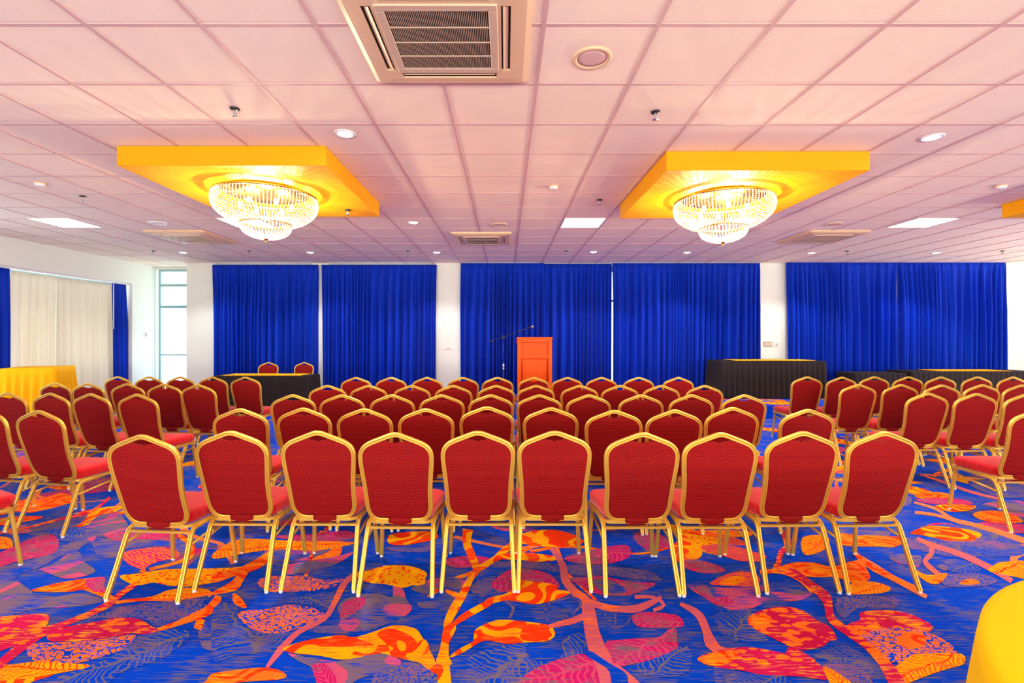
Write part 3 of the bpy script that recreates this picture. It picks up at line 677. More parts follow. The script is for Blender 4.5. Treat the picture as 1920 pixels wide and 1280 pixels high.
# ---------------------------------------------------------------- chair
SEC = [(-14, -6), (-12.5, -10), (-8.5, -12), (-4.4, -10.8), (-2.6, -3.5), (2.6, -3.5), (4.4, -10.8), (8.5, -12), (12.5, -10), (14, -6), (14, 6), (11, 10), (-11, 10), (-14, 6)]
SEC = [(a * .92 / 1000, b_ * .82 / 1000) for a, b_ in SEC]
def by(z): 
    t = (z - .385) / .52
    return .130 - .13 * t - .02 * math.sin(min(1, max(0, t)) * PI)
HALF = [(0, .906), (.018, .9045), (.038, .898), (.09, .878), (.140, .858), (.168, .842), (.188, .820), (.198, .794), (.200, .768), (.197, .72), (.191, .66), (.186, .60), (.183, .53), (.182, .480), (.177, .446), (.164, .416), (.143, .396), (.112, .387), (.064, .385)]
def full_path(pts):
    r_ = catmull([(x, 0, z) for x, z in pts], 3)
    right = [(p.x, by(p.z), p.z) for p in r_]
    left = [(-x, y, z) for x, y, z in right[1:]][::-1]
    return left + right
def make_chair():
    t = thing('banquet_chair', (0, 0, 0), 0, 'x', 'chair')
    # back frame: grooved gold tube
    mb = MB(); mb.sweep(full_path(HALF), SEC, (0, 1, .25), 0, False, 'd'); mb.build('back_frame', gold_m, t)
    # padded back inside the frame
    ins = .009
    half = []
    for x, z in HALF:
        half.append([x, z])
    out = []
    core = catmull([(x, 0, z) for x, z in HALF[1:] ], 2)
    for p in core:
        cx, cz = 0, .63
        v = Vector((p.x - cx, p.z - cz)); v = v * (1 - ins / v.length)
        x, z = cx + v.x, cz + v.y
        if x < .062 and z > .8: z = min(z, .872 - .010 * math.cos(x / .062 * PI / 2) ** .6 if x < .062 else z)
        out.append((x, z))
    out.append((0.0, .392))
    poly = [(0, .856)] + out + [(-x, z) for x, z in out[-2::-1]]
    mb = MB()
    def face(sgn, bulge, edge):
        rows = []
        for q in (1, .93, .8, .6, .35, .12):
            rows.append([(x * q, by(.63 + (z - .63) * q) + edge + sgn * bulge * (1 - q ** 4), .63 + (z - .63) * q) for x, z in poly])
        return rows
    back = face(-1, .006, -.006)[::-1]; front = face(1, .022, .010)
    mb.loft(back + front, 0, True, True, True)
    # flap wrapping under the frame gap
    fl = []
    for z, dy, w in ((.404, -.004, .058), (.398, -.017, .066), (.378, -.019, .067), (.358, -.016, .066), (.350, -.006, .060), (.352, .02, .058)):
        y = by(z) + dy
        fl.append([(-w, y, z), (-w * .5, y - .002, z), (w * .5, y - .002, z), (w, y, z), (w, y + .02, z), (-w, y + .02, z)])
    mb.loft(fl, 0, True, True, True)
    mb.build('backrest', back_fab, t)
    # seat cushion
    def seat_outline(g):
        pts = []
        cor = [(-.180 + g, .128 + g, .05), (.180 - g, .128 + g, .05), (.212 - g, .488 - g, .06), (-.212 + g, .488 - g, .06)]
        for i, (x, y, r_) in enumerate(cor):
            sx = 1 if x > 0 else -1; sy = 1 if i > 1 else -1
            cx, cy = x - sx * r_, y - sy * r_
            a0 = [PI, 1.5 * PI, 0, .5 * PI][i]
            for k in range(6):
                a = a0 + k / 5 * PI / 2
                pts.append((cx + r_ * math.cos(a), cy + r_ * math.sin(a)))
        return pts
    mb = MB(); rows = []
    for g, z in ((.014, .381), (.003, .388), (.000, .402), (-.003, .425), (-.002, .440), (.004, .448), (.014, .453), (.045, .458), (.085, .462), (.13, .464)):
        rows.append([(x, y, z + (.006 * (y - .13) / .43)) for x, y in seat_outline(g)])
    mb.loft(rows, 0, True, True, True); mb.build('seat', seat_fab, t)
    # seat frame: hoop under the cushion, rear and front cross bars
    mb = MB(); o = seat_outline(-.004)
    hoop = [(x, y, .374) for x, y in o] + [(o[0][0], o[0][1], .374), (o[1][0], o[1][1], .374)]
    sq = [(-.008, -.009), (.008, -.009), (.011, -.004), (.004, 0), (.011, .004), (.008, .009), (-.008, .009)]
    mb.sweep([Vector(p) for p in hoop], sq, (0, 0, 1), 0, False, 'd')
    mb.box(-.186, .186, .112, .130, .336, .349, 0); mb.box(-.186, .186, .44, .456, .350, .362, 0)
    mb.build('seat_frame', gold_m, t)
    S2 = [(a * .98, b_ * 1.1) for a, b_ in SEC]
    for sx in (-1, 1):
        mb = MB()
        path = catmull([(sx * .207, 0, .014), (sx * .199, .062, .17), (sx * .192, .118, .315), (sx * .190, .140, .348), (sx * .189, .172, .360), (sx * .188, .30, .364)], 4)
        # groove faces outwards of the arch
        mb.sweep(path, S2, (1, 0, 0), 0, False, 'w')
        mb.lathe([(.001, 0), (.010, 0), (.012, .004), (.010, .016), (.001, .016)], (sx * .207, .001, 0), 1, 10)
        mb.build('leg', [gold_m, clear_m], t)
        mb = MB()
        path = catmull([(sx * .188, .30, .364), (sx * .189, .42, .366), (sx * .190, .448, .356), (sx * .192, .462, .330), (sx * .203, .480, .17), (sx * .212, .498, .014)], 4)
        mb.sweep(path, S2, (1, 0, 0), 0, False, 'w')
        mb.lathe([(.001, 0), (.010, 0), (.012, .004), (.010, .016), (.001, .016)], (sx * .212, .498, 0), 1, 10)
        mb.build('leg', [gold_m, clear_m], t)
        mb = MB(); mb.tube([(sx * .196, .105, .275), (sx * .193, .465, .315)], .0075, 0, 8)
        mb.build('stretcher', gold_m, t)
    return t
CHAIR = make_chair(); used = [False]
TOPZ = .920
def put_chair(x, y, deg, label, group, z=0):
    o = CHAIR if not used[0] else copy_tree(CHAIR)
    used[0] = True
    o.location = (x, y, z); o.rotation_euler = (0, 0, -R(deg)); o['label'] = label; o['category'] = 'chair'; o['group'] = group
    return o
def chair_px(px, py, deg, label, group, Y=None):
    """px,py: where the peak of the back stands in the photo; the peak is 2 cm behind the rear feet"""
    Yp = Y or F * (CH - TOPZ) / (py - CY)
    X = (px - CX) * Yp / F
    a = R(deg); fx, fy = math.sin(a), math.cos(a)
    return put_chair(X + .0 * fx, Yp + .0 * fy, deg, label, group)
ORD = ['first', 'second', 'third', 'fourth', 'fifth', 'sixth', 'seventh', 'eighth', 'ninth', 'tenth']
ROWN = ['nearest', 'second', 'third', 'fourth', 'farthest']
G1 = 'red chairs in the central block'
rows = [
    ([266, 432, 595, 741, 896, 1040, 1205, 1352, 1506, 1658], 807, 2.755),
    ([450, 568.7, 683, 798.5, 913, 1033, 1151.6, 1265, 1373.8, 1515], 765.5, 3.65),
    ([549, 641, 735, 828.3, 920.4, 1011.5, 1104, 1202.4, 1297, 1396], 739, 4.53),
    ([614, 691, 772, 850, 930.6, 1005, 1087, 1163, 1240, 1321.4], 721.8, 5.42),
    ([667.5, 733, 800.6, 868, 933, 1001, 1064, 1128, 1197.6, 1272], 706.3, 6.50)]
dys = {0: [6, -1, -1, 2, -1, -1, 2, 2, 0, 0], 1: [.5, -1, .3, .3, -3.5, -1.7, 3, 2.5, -2, 1.5]}
rotj = {0: [4, 1, 0, 1, 0, 0, -1, 0, -1, -2], 1: [1, 3, 2, 1, 0, 0, 0, -1, -3, -2]}
for r_, (xs, py, Y) in enumerate(rows):
    for i, px in enumerate(xs):
        dy = dys.get(r_, [0] * 10)[i]; dg = rotj[r_][i] if r_ in rotj else random.uniform(-1.5, 1.5)
        Yc = Y * (175.5 / (175.5 + dy)) if r_ == 0 else Y * (133 / (133 + dy)) if r_ == 1 else Y
        end = ', at its left end' if i == 0 else ', at its right end' if i == 9 else ''
        lab = ('gold-framed red chair in the %s row of the central block, ' % ROWN[r_]) + (ORD[i] + ' from its left end' if i < 5 else (ORD[9 - i] + ' from its right end'))
        chair_px(px, py, dg, lab, G1, Yc)
G2 = 'red chairs in the left block'
LB = [[(-32, 770, 10, 3.66), (72.5, 768, 9, 3.56)],
      [(-66, 735, 8, 4.74), (14, 735, 8, 4.70), (94, 735, 8, 4.67), (170, 740, 8, 4.62), (257, 737, 7, 4.58)],
      [(102.5, 716, 7, 5.72), (164, 719, 6, 5.66), (238.4, 717.2, 5, 5.62), (307.5, 719, 4, 5.57), (371.3, 722, 5, 5.50)],
      [(220.7, 705, 6, 6.64), (279, 705.8, 4, 6.62), (337.6, 706.2, 4, 6.60), (397.8, 705.3, 3, 6.58), (459.8, 705.7, 3, 6.56)]]
for r_, row in enumerate(LB):
    for i, (px, py, dg, Y) in enumerate(row):
        j = len(row) - 1 - i
        lab = 'red chair in the %s row of the left block, %s from its aisle end' % (['nearest', 'second', 'third', 'farthest'][r_], ORD[j])
        chair_px(px, py, dg, lab, G2, Y)
put_chair(-3.49, 2.745, 26, 'red chair cut off by the left photo edge, only seat corner and front leg showing', G2)
G3 = 'red chairs in the right block'
RB = [[(1948, 770, 0, 3.61)],
      [(1740, 735, -1, 4.68), (1831, 736.5, 0, 4.64), (1925, 738, 0, 4.60)],
      [(1609.7, 719.6, 0, 5.54), (1689.4, 720.4, -1, 5.52), (1766, 721.5, 1, 5.47), (1842, 720.6, 0, 5.50), (1916, 721, 0, 5.48)],
      [(1513.7, 705, 1, 6.60), (1578.7, 707, -1, 6.54), (1639.7, 705, 0, 6.62), (1703.4, 705, 0, 6.6), (1764.4, 707, 1, 6.58), (1832.8, 704.5, 0, 6.6), (1899.4, 705, -1, 6.58)]]
for r_, row in enumerate(RB):
    for i, (px, py, dg, Y) in enumerate(row):
        lab = 'red chair in the %s row of the right block, %s from its aisle end' % (['nearest', 'second', 'third', 'farthest'][r_], ORD[i])
        chair_px(px, py, dg, lab, G3, Y)
G4 = 'chairs behind the head table'
for px, dg, w in ((504, 178, 'left'), (571, 183, 'right')):
    X = (px - CX) * 10.4 / F
    put_chair(X, 10.40, dg, '%s of the two red chairs facing the room behind the black-skirted head table' % w, G4)
# ---------------------------------------------------------------- stage, lectern, microphone
mb = MB(); mb.box(-3.45, 6.83, 8.72, 10.56, 0, STZ, 0)
uvs = []; nb = len(mb.f); random_leaves(mb, uvs, -3.45, 6.83, 8.72, 10.56, 120, STZ + .0002, 8); stage = finish_carpet(mb, uvs, nb, 'stage_platform'); tag(stage, 'low carpeted stage platform in front of the blue curtains', 'stage')
YP = 9.3; x0, x1 = (970 - CX) * YP / F, (1035 - CX) * YP / F; xc = (x0 + x1) / 2; w = (x1 - x0) / 2
lec = thing('lectern', (xc, YP, STZ), 0, 'orange wooden lectern with inset panels on the stage', 'lectern')
H = CH - STZ
mb = MB(); mb.box(-w + .01, -w + .035, .0, .42, .05, H - .03, 0, .003); mb.box(w - .035, w - .01, .0, .42, .05, H - .03, 0, .003)
mb.build('side_panel', wood_m, lec)
mb = MB(); mb.box(-w + .035, w - .035, .060, .078, .05, H - .03, 0); mb.build('front_panel', wood_m, lec)
mb = MB()
mb.box(-w, -w + .07, -.018, .022, .04, H - .03, 0, .004); mb.box(w - .07, w, -.018, .022, .04, H - .03, 0, .004)
mb.box(-w + .07, w - .07, -.018, .022, H - .09, H - .03, 0, .004); mb.box(-w + .07, w - .07, -.018, .022, .70 * H - .03, .70 * H + .02, 0, .004); mb.box(-w + .07, w - .07, -.018, .022, .04, .13, 0, .004)
mb.build('panel_frame', wood_m, lec)
mb = MB(); mb.box(-w + .095, w - .095, .020, .060, .16, .70 * H - .06, 0, .012); mb.box(-w + .15, w - .15, .004, .021, .24, .70 * H - .14, 0, .010)
mb.build('lower_panel', wood_m, lec)
mb = MB(); mb.loft([[(-w - .01, -.02, H - .03), (w + .01, -.02, H - .03), (w + .01, .45, H - .13), (-w - .01, .45, H - .13)], [(-w - .01, -.02, H), (w + .01, -.02, H), (w + .01, .45, H - .10), (-w - .01, .45, H - .10)]])
mb.build('top', wood_m, lec)
mb = MB(); mb.box(-w - .01, w + .01, -.03, .43, 0, .05, 0, .005); mb.build('base', wood_m, lec)
YM = 9.25
base = at(944, 760, YM); mx_ = base.x
mic = thing('microphone_stand', (mx_, YM, STZ), 0, 'black boom microphone stand left of the orange lectern', 'microphone stand')
jz = at(944, 632, YM).z - STZ
mb = MB(); mb.tube([(0, 0, .03), (0, 0, jz * .62)], .013, 0, 12); mb.tube([(0, 0, jz * .60), (0, 0, jz)], .009, 0, 12); mb.build('pole', black_m, mic)
mb = MB(); mb.lathe([(.001, 0), (.015, 0), (.015, .03), (.012, .03), (.012, .045), (.015, .045), (.015, .10), (.001, .10)], (0, 0, at(944, 690, YM).z - STZ - .02), 0, 14); mb.build('collar', white_m, mic)
for a in (90, 210, 330):
    mb = MB(); mb.tube([(0, 0, .11), (.32 * math.cos(R(a)), .32 * math.sin(R(a)), .012)], .009, 0, 8); mb.build('leg', black_m, mic)
p0 = at(918, 641, YM); p1 = at(990, 615, YM); off = Vector((mx_, YM, STZ))
mb = MB(); mb.tube([p0 - off, p1 - off], .007, 0, 8); mb.tube([p0 - off, p0 - off + (p1 - p0) * .12], .012, 0, 8); mb.build('boom', black_m, mic)
mb = MB(); mb.box(-.02, .02, -.02, .02, jz - .04, jz + .03, 0, .006); mb.tube([(0, -.04, jz), (0, .04, jz)], .015, 0, 10); mb.build('clutch', black_m, mic)
d = (p1 - p0).normalized()
mb = MB(); q = p1 - off; mb.tube([q - d * .02, q + d * .08], .012, 0, 10); mb.lathe([(.001, -.028), (.018, -.022), (.027, 0), (.018, .022), (.001, .028)], tuple(q + d * .09), 1, 14); mb.build('microphone', [black_m, chrome_m], mic)
# ---------------------------------------------------------------- skirted tables
def skirted_table(x0, x1, y0, y1, h, z, label, group=None, runner=None, drop=0, seed=1):
    cx, cy = (x0 + x1) / 2, (y0 + y1) / 2
    t = thing('banquet_table', (cx, cy, z), 0, label, 'table', group)
    a, b_ = (x1 - x0) / 2, (y1 - y0) / 2
    mb = MB(); mb.box(-a, a, -b_, b_, h - .025, h, 0, .006); mb.build('tabletop', blackcloth_m, t)
    rnd = random.Random(seed)
    # pleated skirt around the edge
    per = []; n_ = int((a + b_) * 4 / .016)
    tot = 4 * (a + b_)
    for k in range(n_):
        s_ = k / n_ * tot
        if s_ < 2 * a: p = (-a + s_, -b_, 0, -1)
        elif s_ < 2 * a + 2 * b_: p = (a, -b_ + s_ - 2 * a, 1, 0)
        elif s_ < 4 * a + 2 * b_: p = (a - (s_ - 2 * a - 2 * b_), b_, 0, 1)
        else: p = (-a, b_ - (s_ - 4 * a - 2 * b_), -1, 0)
        per.append((p, s_))
    rows = []
    for j in range(9):
        t_ = j / 8; z_ = (h - .004) * (1 - t_) + .012 * t_
        row = []
        for (x, y, nx, ny), s_ in per:
            f_ = .5 + .5 * math.sin(s_ * 2 * PI / .105 + .9 * math.sin(s_ * 2.3 + seed))
            o_ = .006 + (.012 + .035 * t_) * f_ ** 1.5 + .02 * t_
            row.append((x + nx * o_, y + ny * o_, z_))
        rows.append(row)
    mb = MB(); mb.loft(rows, 0, True, False, True); sk = mb.build('skirt', blackcloth_m, t)
    for sx in (-1, 1):
        for sy in (-1, 1):
            mb = MB(); mb.tube([(sx * (a - .1), sy * (b_ - .1), 0), (sx * (a - .1), sy * (b_ - .1), h - .03)], .015, 0, 8); mb.build('leg', chrome_m, t)
    if runner:
        rx0, rx1, ry0, ry1, lab = runner
        m2 = MB(); rows = []
        nx_ = 40
        for yy in (ry0, ry0 + .02, ry1 - .02, ry1):
            rows.append([(rx0 + (rx1 - rx0) * k / nx_, yy, z + h + .004 + .004 * math.sin(k * 1.1 + seed) ** 2) for k in range(nx_ + 1)])
        m2.loft(rows, 0, False, False, True); ob = m2.build('table_topper', tablegold_m)
        so = ob.modifiers.new('thick', 'SOLIDIFY'); so.thickness = .004; so.offset = 1
        tag(ob, lab, 'table topper', 'yellow toppers on black tables')
    return t
def X_(px, Y): return (px - CX) * Y / F
GT = 'black-skirted tables'
skirted_table(X_(399, 9.2), X_(580, 9.2), 9.15, 9.72, .72, 0, 'black-skirted head table with yellow topper, two red chairs behind it', GT,
              (X_(420, 9.3), X_(572, 9.4), 9.22, 9.70, 'yellow topper on the head table in front of the two facing chairs'), seed=1)
skirted_table(X_(1352, 9.75), X_(1546, 9.75), 9.70, 10.40, .745, STZ, 'black-skirted table with yellow topper on the stage below the grey switch', GT,
              (X_(1378, 9.8), X_(1528, 9.8), 9.78, 10.36, 'yellow topper on the stage table below the grey switch'), seed=2)
skirted_table(6.98, 8.0, 9.75, 10.3, .73, 0, 'low plain black table between the stage and the long black table', GT, seed=3)
skirted_table(8.12, 10.75, 9.75, 10.40, .76, 0, 'long black table with yellow topper below the rightmost blue curtain', GT,
              (8.75, 10.2, 9.84, 10.36, 'yellow topper on the long black table at the far right'), seed=4)
# gold-draped table against the left wall
def draped(name, outline, h, mat, label, cat, flare, nf, seed, z0=.02, group=None):
    """outline: closed list of (x,y) around centre; soft folds hang from the edge"""
    cx = sum(p[0] for p in outline) / len(outline); cy = sum(p[1] for p in outline) / len(outline)
    n_ = len(outline); mb = MB(); rnd = random.Random(seed)
    ph = rnd.uniform(0, 6)
    rows = []
    for q in (.02, .5, .9):
        rows.append([((x - cx) * q, (y - cy) * q, h + .004) for x, y in outline])
    nrm = []
    for i in range(n_):
        a = Vector(outline[(i + 1) % n_]) - Vector(outline[i - 1]); nv = Vector((a.y, -a.x)).normalized()
        if nv.dot(Vector(outline[i]) - Vector((cx, cy))) < 0: nv = -nv
        nrm.append(nv)
    rows.append([((x - cx) * .985, (y - cy) * .985, h + .003) for x, y in outline])
    rows.append([((x - cx) + nv.x * .006, (y - cy) + nv.y * .006, h - .004) for (x, y), nv in zip(outline, nrm)])
    s_ = 0; ss = []
    for i in range(n_):
        s_ += (Vector(outline[i]) - Vector(outline[i - 1])).length; ss.append(s_)
    for j in range(1, 15):
        t_ = j / 14; row = []
        for i, ((x, y), nv) in enumerate(zip(outline, nrm)):
            u = ss[i] / s_ * 2 * PI
            f_ = .5 + .5 * math.sin(u * nf + ph + .8 * math.sin(u * 3 + ph))
            o_ = .008 + flare * t_ * .35 + flare * (t_ ** .8) * f_
            row.append((x - cx + nv.x * o_, y - cy + nv.y * o_, (h - .01) * (1 - t_) + z0 * t_))
        rows.append(row)
    mb.loft(rows, 0, True, False, True)
    o = mb.build(name, mat, None, (cx, cy, 0)); tag(o, label, cat, group)
    return o
def rrect(p0, p1, depth, r_=.05, step=.02):
    """rounded rectangle from front-left p0 to front-right p1 and 'depth' behind"""
    p0 = Vector(p0); p1 = Vector(p1); d = (p1 - p0); Lx = d.length; d.normalize(); n = Vector((-d.y, d.x)); pts = []
    def loc(a, b_): q = p0 + d * a + n * b_; return (q.x, q.y)
    cor = [(Lx - r_, r_, -PI / 2), (Lx - r_, depth - r_, 0), (r_, depth - r_, PI / 2), (r_, r_, PI)]
    prev = None
    for cx, cy, a0 in cor:
        arc = [(cx + r_ * math.cos(a0 + k / 6 * PI / 2), cy + r_ * math.sin(a0 + k / 6 * PI / 2)) for k in range(7)]
        if prev:
            q = Vector(prev); e = Vector(arc[0]); m_ = int((e - q).length / step)
            pts += [tuple(q + (e - q) * k / m_) for k in range(1, m_)]
        pts += arc; prev = arc[-1]
    q = Vector(prev); e = Vector(pts[0]); m_ = int((e - q).length / step)
    pts += [tuple(q + (e - q) * k / m_) for k in range(1, m_)]
    return [loc(a, b_) for a, b_ in pts]
dt = thing('buffet_table', (-7.56, 7.92, 0), R(17.4), 'tall buffet table hidden under gold cloth beside cream curtains', 'table')
mb = MB(); mb.box(-.32, .32, -.30, .30, .93, .955, 0); mb.build('tabletop', wood_m, dt)
for sx in (-.3, .26):
    for sy in (-.25, .25):
        mb = MB(); mb.tube([(sx, sy, 0), (sx, sy, .93)], .015, 0, 8); mb.build('leg', chrome_m, dt)
draped('tablecloth', rrect((-7.80, 7.50), (-7.13, 7.71), .66, .07), .965, tablegold_m, 'gold cloth in deep folds over the tall table by the left wall', 'tablecloth', .085, 23, 5)
# round yellow table at the lower right
tc_ = (1.81, .565); RT = .9
rt = thing('round_table', (tc_[0], tc_[1], 0), 0, 'round table under the bright yellow cloth at the lower right corner', 'table')
mb = MB(); mb.lathe([(.01, .72), (RT - .015, .72), (RT - .008, .745), (.01, .745)], (0, 0, 0), 0, 64); mb.build('tabletop', wood_m, rt)
for a in (45, 135, 225, 315):
    mb = MB(); mb.tube([(.6 * math.cos(R(a)), .6 * math.sin(R(a)), 0), (.55 * math.cos(R(a)), .55 * math.sin(R(a)), .72)], .016, 0, 8); mb.build('leg', chrome_m, rt)
draped('tablecloth', [(tc_[0] + RT * math.cos(a * PI / 150), tc_[1] + RT * math.sin(a * PI / 150)) for a in range(300)], .748, yellowcloth_m, 'bright yellow cloth on the round table at the lower right corner', 'tablecloth', .075, 11, 9)
# ---------------------------------------------------------------- ceiling canopies + chandeliers
ZB = CH + 322 * 4.168 / F
def canopy(x0, x1, y0, y1, label):
    mb = MB(); cx, cy = (x0 + x1) / 2, (y0 + y1) / 2
    mb.box(x0 - cx, x1 - cx, y0 - cy, y1 - cy, 0, CEIL - ZB - .004, 0, .004)
    return tag(mb.build('ceiling_canopy', yellow_m, None, (cx, cy, ZB)), label, 'ceiling panel', 'yellow ceiling boxes above the chandeliers')
canopy(-3.325, -1.54, 4.17, 5.95, 'square yellow ceiling box holding the left chandelier')
canopy(1.415, 3.205, 4.29, 6.03, 'square yellow ceiling box holding the right chandelier')
canopy(6.12, 7.92, 4.27, 6.02, 'yellow ceiling box cut off by the right edge')
def bead(mb, c, r_, h):
    x, y, z = c; n = 5
    ring = [(x + r_ * math.cos(2 * PI * k / n + x * 31), y + r_ * math.sin(2 * PI * k / n + x * 31), z) for k in range(n)]
    mb.add([(x, y, z + h)] + ring + [(x, y, z - h)], [(0, 1 + k, 1 + (k + 1) % n) for k in range(n)] + [(6, 1 + (k + 1) % n, 1 + k) for k in range(n)])
def make_chandelier():
    t = thing('chandelier', (0, 0, 0), 0, 'x', 'chandelier')
    mb = MB(); mb.lathe([(.10, 0), (.40, 0), (.40, -.012), (.10, -.012)], (0, 0, -.001), 0, 48); mb.build('ceiling_plate', brass_m, t)
    mb = MB()
    for r_, z in ((.485, -.045), (.235, -.315)):
        mb.lathe([(r_ - .012, .012), (r_ + .006, .012), (r_ + .010, 0), (r_ + .004, -.014), (r_ - .012, -.014), (r_ - .012, .012)], (0, 0, z), 0, 56, True, False)
    for a in range(8):
        c, s_ = math.cos(a * PI / 4), math.sin(a * PI / 4)
        mb.tube([(.3 * c, .3 * s_, -.01), (.40 * c, .40 * s_, -.012), (.48 * c, .48 * s_, -.045)], .004, 0, 6)
        mb.tube([(.20 * c, .20 * s_, -.01), (.235 * c, .235 * s_, -.31)], .003, 0, 6)
    mb.build('frame', brass_m, t)
    mb = MB()
    def strand(prof, n, rb, cut=0):
        for k in range(n):
            a = 2 * PI * (k + .5 * (cut)) / n; c, s_ = math.cos(a), math.sin(a)
            pts = catmull([(r_, 0, z) for r_, z in prof], 4)
            acc = 0; last = pts[0]
            bead(mb, (last.x * c, last.x * s_, last.z), rb, rb * 1.1)
            for q in pts[1:]:
                seg = (q - last).length; d_ = (q - last)
                m_ = max(1, int(seg / (rb * 2.5)))
                for i in range(1, m_ + 1):
                    w_ = last + d_ * i / m_
                    bead(mb, (w_.x * c, w_.x * s_, w_.z), rb, rb * 1.15)
                last = q
    strand([(.487, -.055), (.492, -.12), (.47, -.19), (.41, -.25), (.33, -.295), (.25, -.32)], 92, .0072)
    strand([(.235, -.325), (.232, -.37), (.20, -.415), (.13, -.45), (.05, -.468)], 44, .0072)
    mb.build('crystal_strands', crystal_m, t)['kind'] = 'stuff'
    mb = MB(); mb.lathe([(.001, 0), (.032, 0), (.02, -.014), (.008, -.026), (.006, -.034), (.010, -.040), (.007, -.048), (.001, -.052)], (0, 0, -.462), 0, 20); mb.build('finial', brass_m, t)
    for a in range(6):
        c, s_ = math.cos(a * PI / 3 + .3), math.sin(a * PI / 3 + .3)
        mb = MB(); mb.lathe([(.001, .03), (.010, .028), (.018, .01), (.018, -.008), (.010, -.024), (.001, -.03)], (.24 * c, .24 * s_, -.14), 0, 12); mb.build('bulb', bulb_m, t)
    for a in range(3):
        c, s_ = math.cos(a * 2 * PI / 3 + .9), math.sin(a * 2 * PI / 3 + .9)
        point('bulb_light', (.24 * c, .24 * s_, -.19), CHP, (1, .76, .46), .012, t)
    point('bulb_light', (0, 0, -.37), CHP * .35, (1, .86, .62), .02, t)
    return t
CHP = 70
ch = make_chandelier(); ch.location = (-2.43, 4.95, ZB); tag(ch, 'glowing two-tier crystal chandelier under the left yellow ceiling box', 'chandelier', 'crystal chandeliers')
c2 = copy_tree(ch); c2.location = (2.28, 5.12, ZB); c2['label'] = 'glowing two-tier crystal chandelier under the right yellow ceiling box'
# ---------------------------------------------------------------- ceiling lights
def make_downlight():
    t = thing('downlight', (0, 0, CEIL), 0, 'x', 'ceiling light')
    mb = MB(); mb.lathe([(.055, -.002), (.062, -.008), (.080, -.008), (.084, -.002), (.084, .0), (.055, .0)], (0, 0, -.001), 0, 32, True, False); mb.build('trim_ring', white_m, t)
    mb = MB(); mb.lathe([(.001, -.010), (.03, -.0095), (.05, -.006), (.056, -.003), (.001, -.003)], (0, 0, 0), 0, 24); mb.build('lamp', lamp_m, t)
    spot('lamp_light', (0, 0, -.03), None, DLP, R(122), .4, (.93, .96, 1), .05, t)
    return t
DLP = 115
dl = make_downlight()
DL = [((343, 473), 'small round downlight above the white corner pillar at the far left'),
      ((582, 473), 'small round downlight in front of the narrow white strip between left blue curtains'),
      ((819, 473), 'small round downlight in front of the left white pillar'),
      ((1113, 472), 'small round downlight in front of the curtain gap, right of the far middle air conditioner'),
      ((1288, 473), 'small round downlight just right and behind the right chandelier'),
      ((1521, 474), 'small round downlight just right of the pillar with the grey switch'),
      ((1755, 474), 'rightmost small round downlight, before the rightmost blue curtain'),
      ((647, 250), 'large bright downlight beside the left yellow ceiling box'),
      ((1747, 257), 'large bright downlight near the corner of the right yellow ceiling box'),
      ((775, 417), 'bright downlight between the left yellow box and the far middle air conditioner'),
      ((1402, 420), 'bright downlight half hidden behind the right chandelier')]
first = True
for (px, py), lab in DL:
    o = dl if first else copy_tree(dl)
    first = False
    p = ceil_at(px, py); o.location = (p.x, p.y, CEIL); tag(o, lab, 'ceiling light', 'round ceiling downlights')
p = ceil_at(296, 418)
o = thing('downlight', (p.x, p.y, CEIL), 0, 'unlit white round downlight left of the left chandelier', 'ceiling light', 'round ceiling downlights')
mb = MB(); mb.lathe([(.08, -.002), (.09, -.010), (.12, -.010), (.125, -.002), (.125, 0), (.08, 0)], (0, 0, -.001), 0, 32, True, False); mb.build('trim_ring', white_m, o)
mb = MB(); mb.lathe([(.001, -.004), (.08, -.003), (.08, -.001), (.001, -.001)], (0, 0, 0), 0, 24); mb.build('lamp', white_m, o)
def make_panel():
    t = thing('light_panel', (0, 0, 0), 0, 'x', 'ceiling light')
    mb = MB()
    for a in ((-.29, .29, -.29, -.275), (-.29, .29, .275, .29), (-.29, -.275, -.275, .275), (.275, .29, -.275, .275)): mb.box(a[0], a[1], a[2], a[3], -.008, -.001)
    mb.build('frame', white_m, t)
    mb = MB(); mb.box(-.275, .275, -.275, .275, -.006, -.001); mb.build('diffuser', panel_m, t)
    return t
pn = make_panel(); first = True
for X, lab in ((-6.30, 'square white light panel at the far left of the ceiling'), (-3.70, 'square light panel half hidden behind the left chandelier'),
               (1.10, 'square light panel left of the right yellow ceiling box'), (5.97, 'square light panel at right, above the air conditioner on the right')):
    o = pn if first else copy_tree(pn)
    first = False
    o.location = (X, 7.0, CEIL); tag(o, lab, 'ceiling light', 'square ceiling light panels')
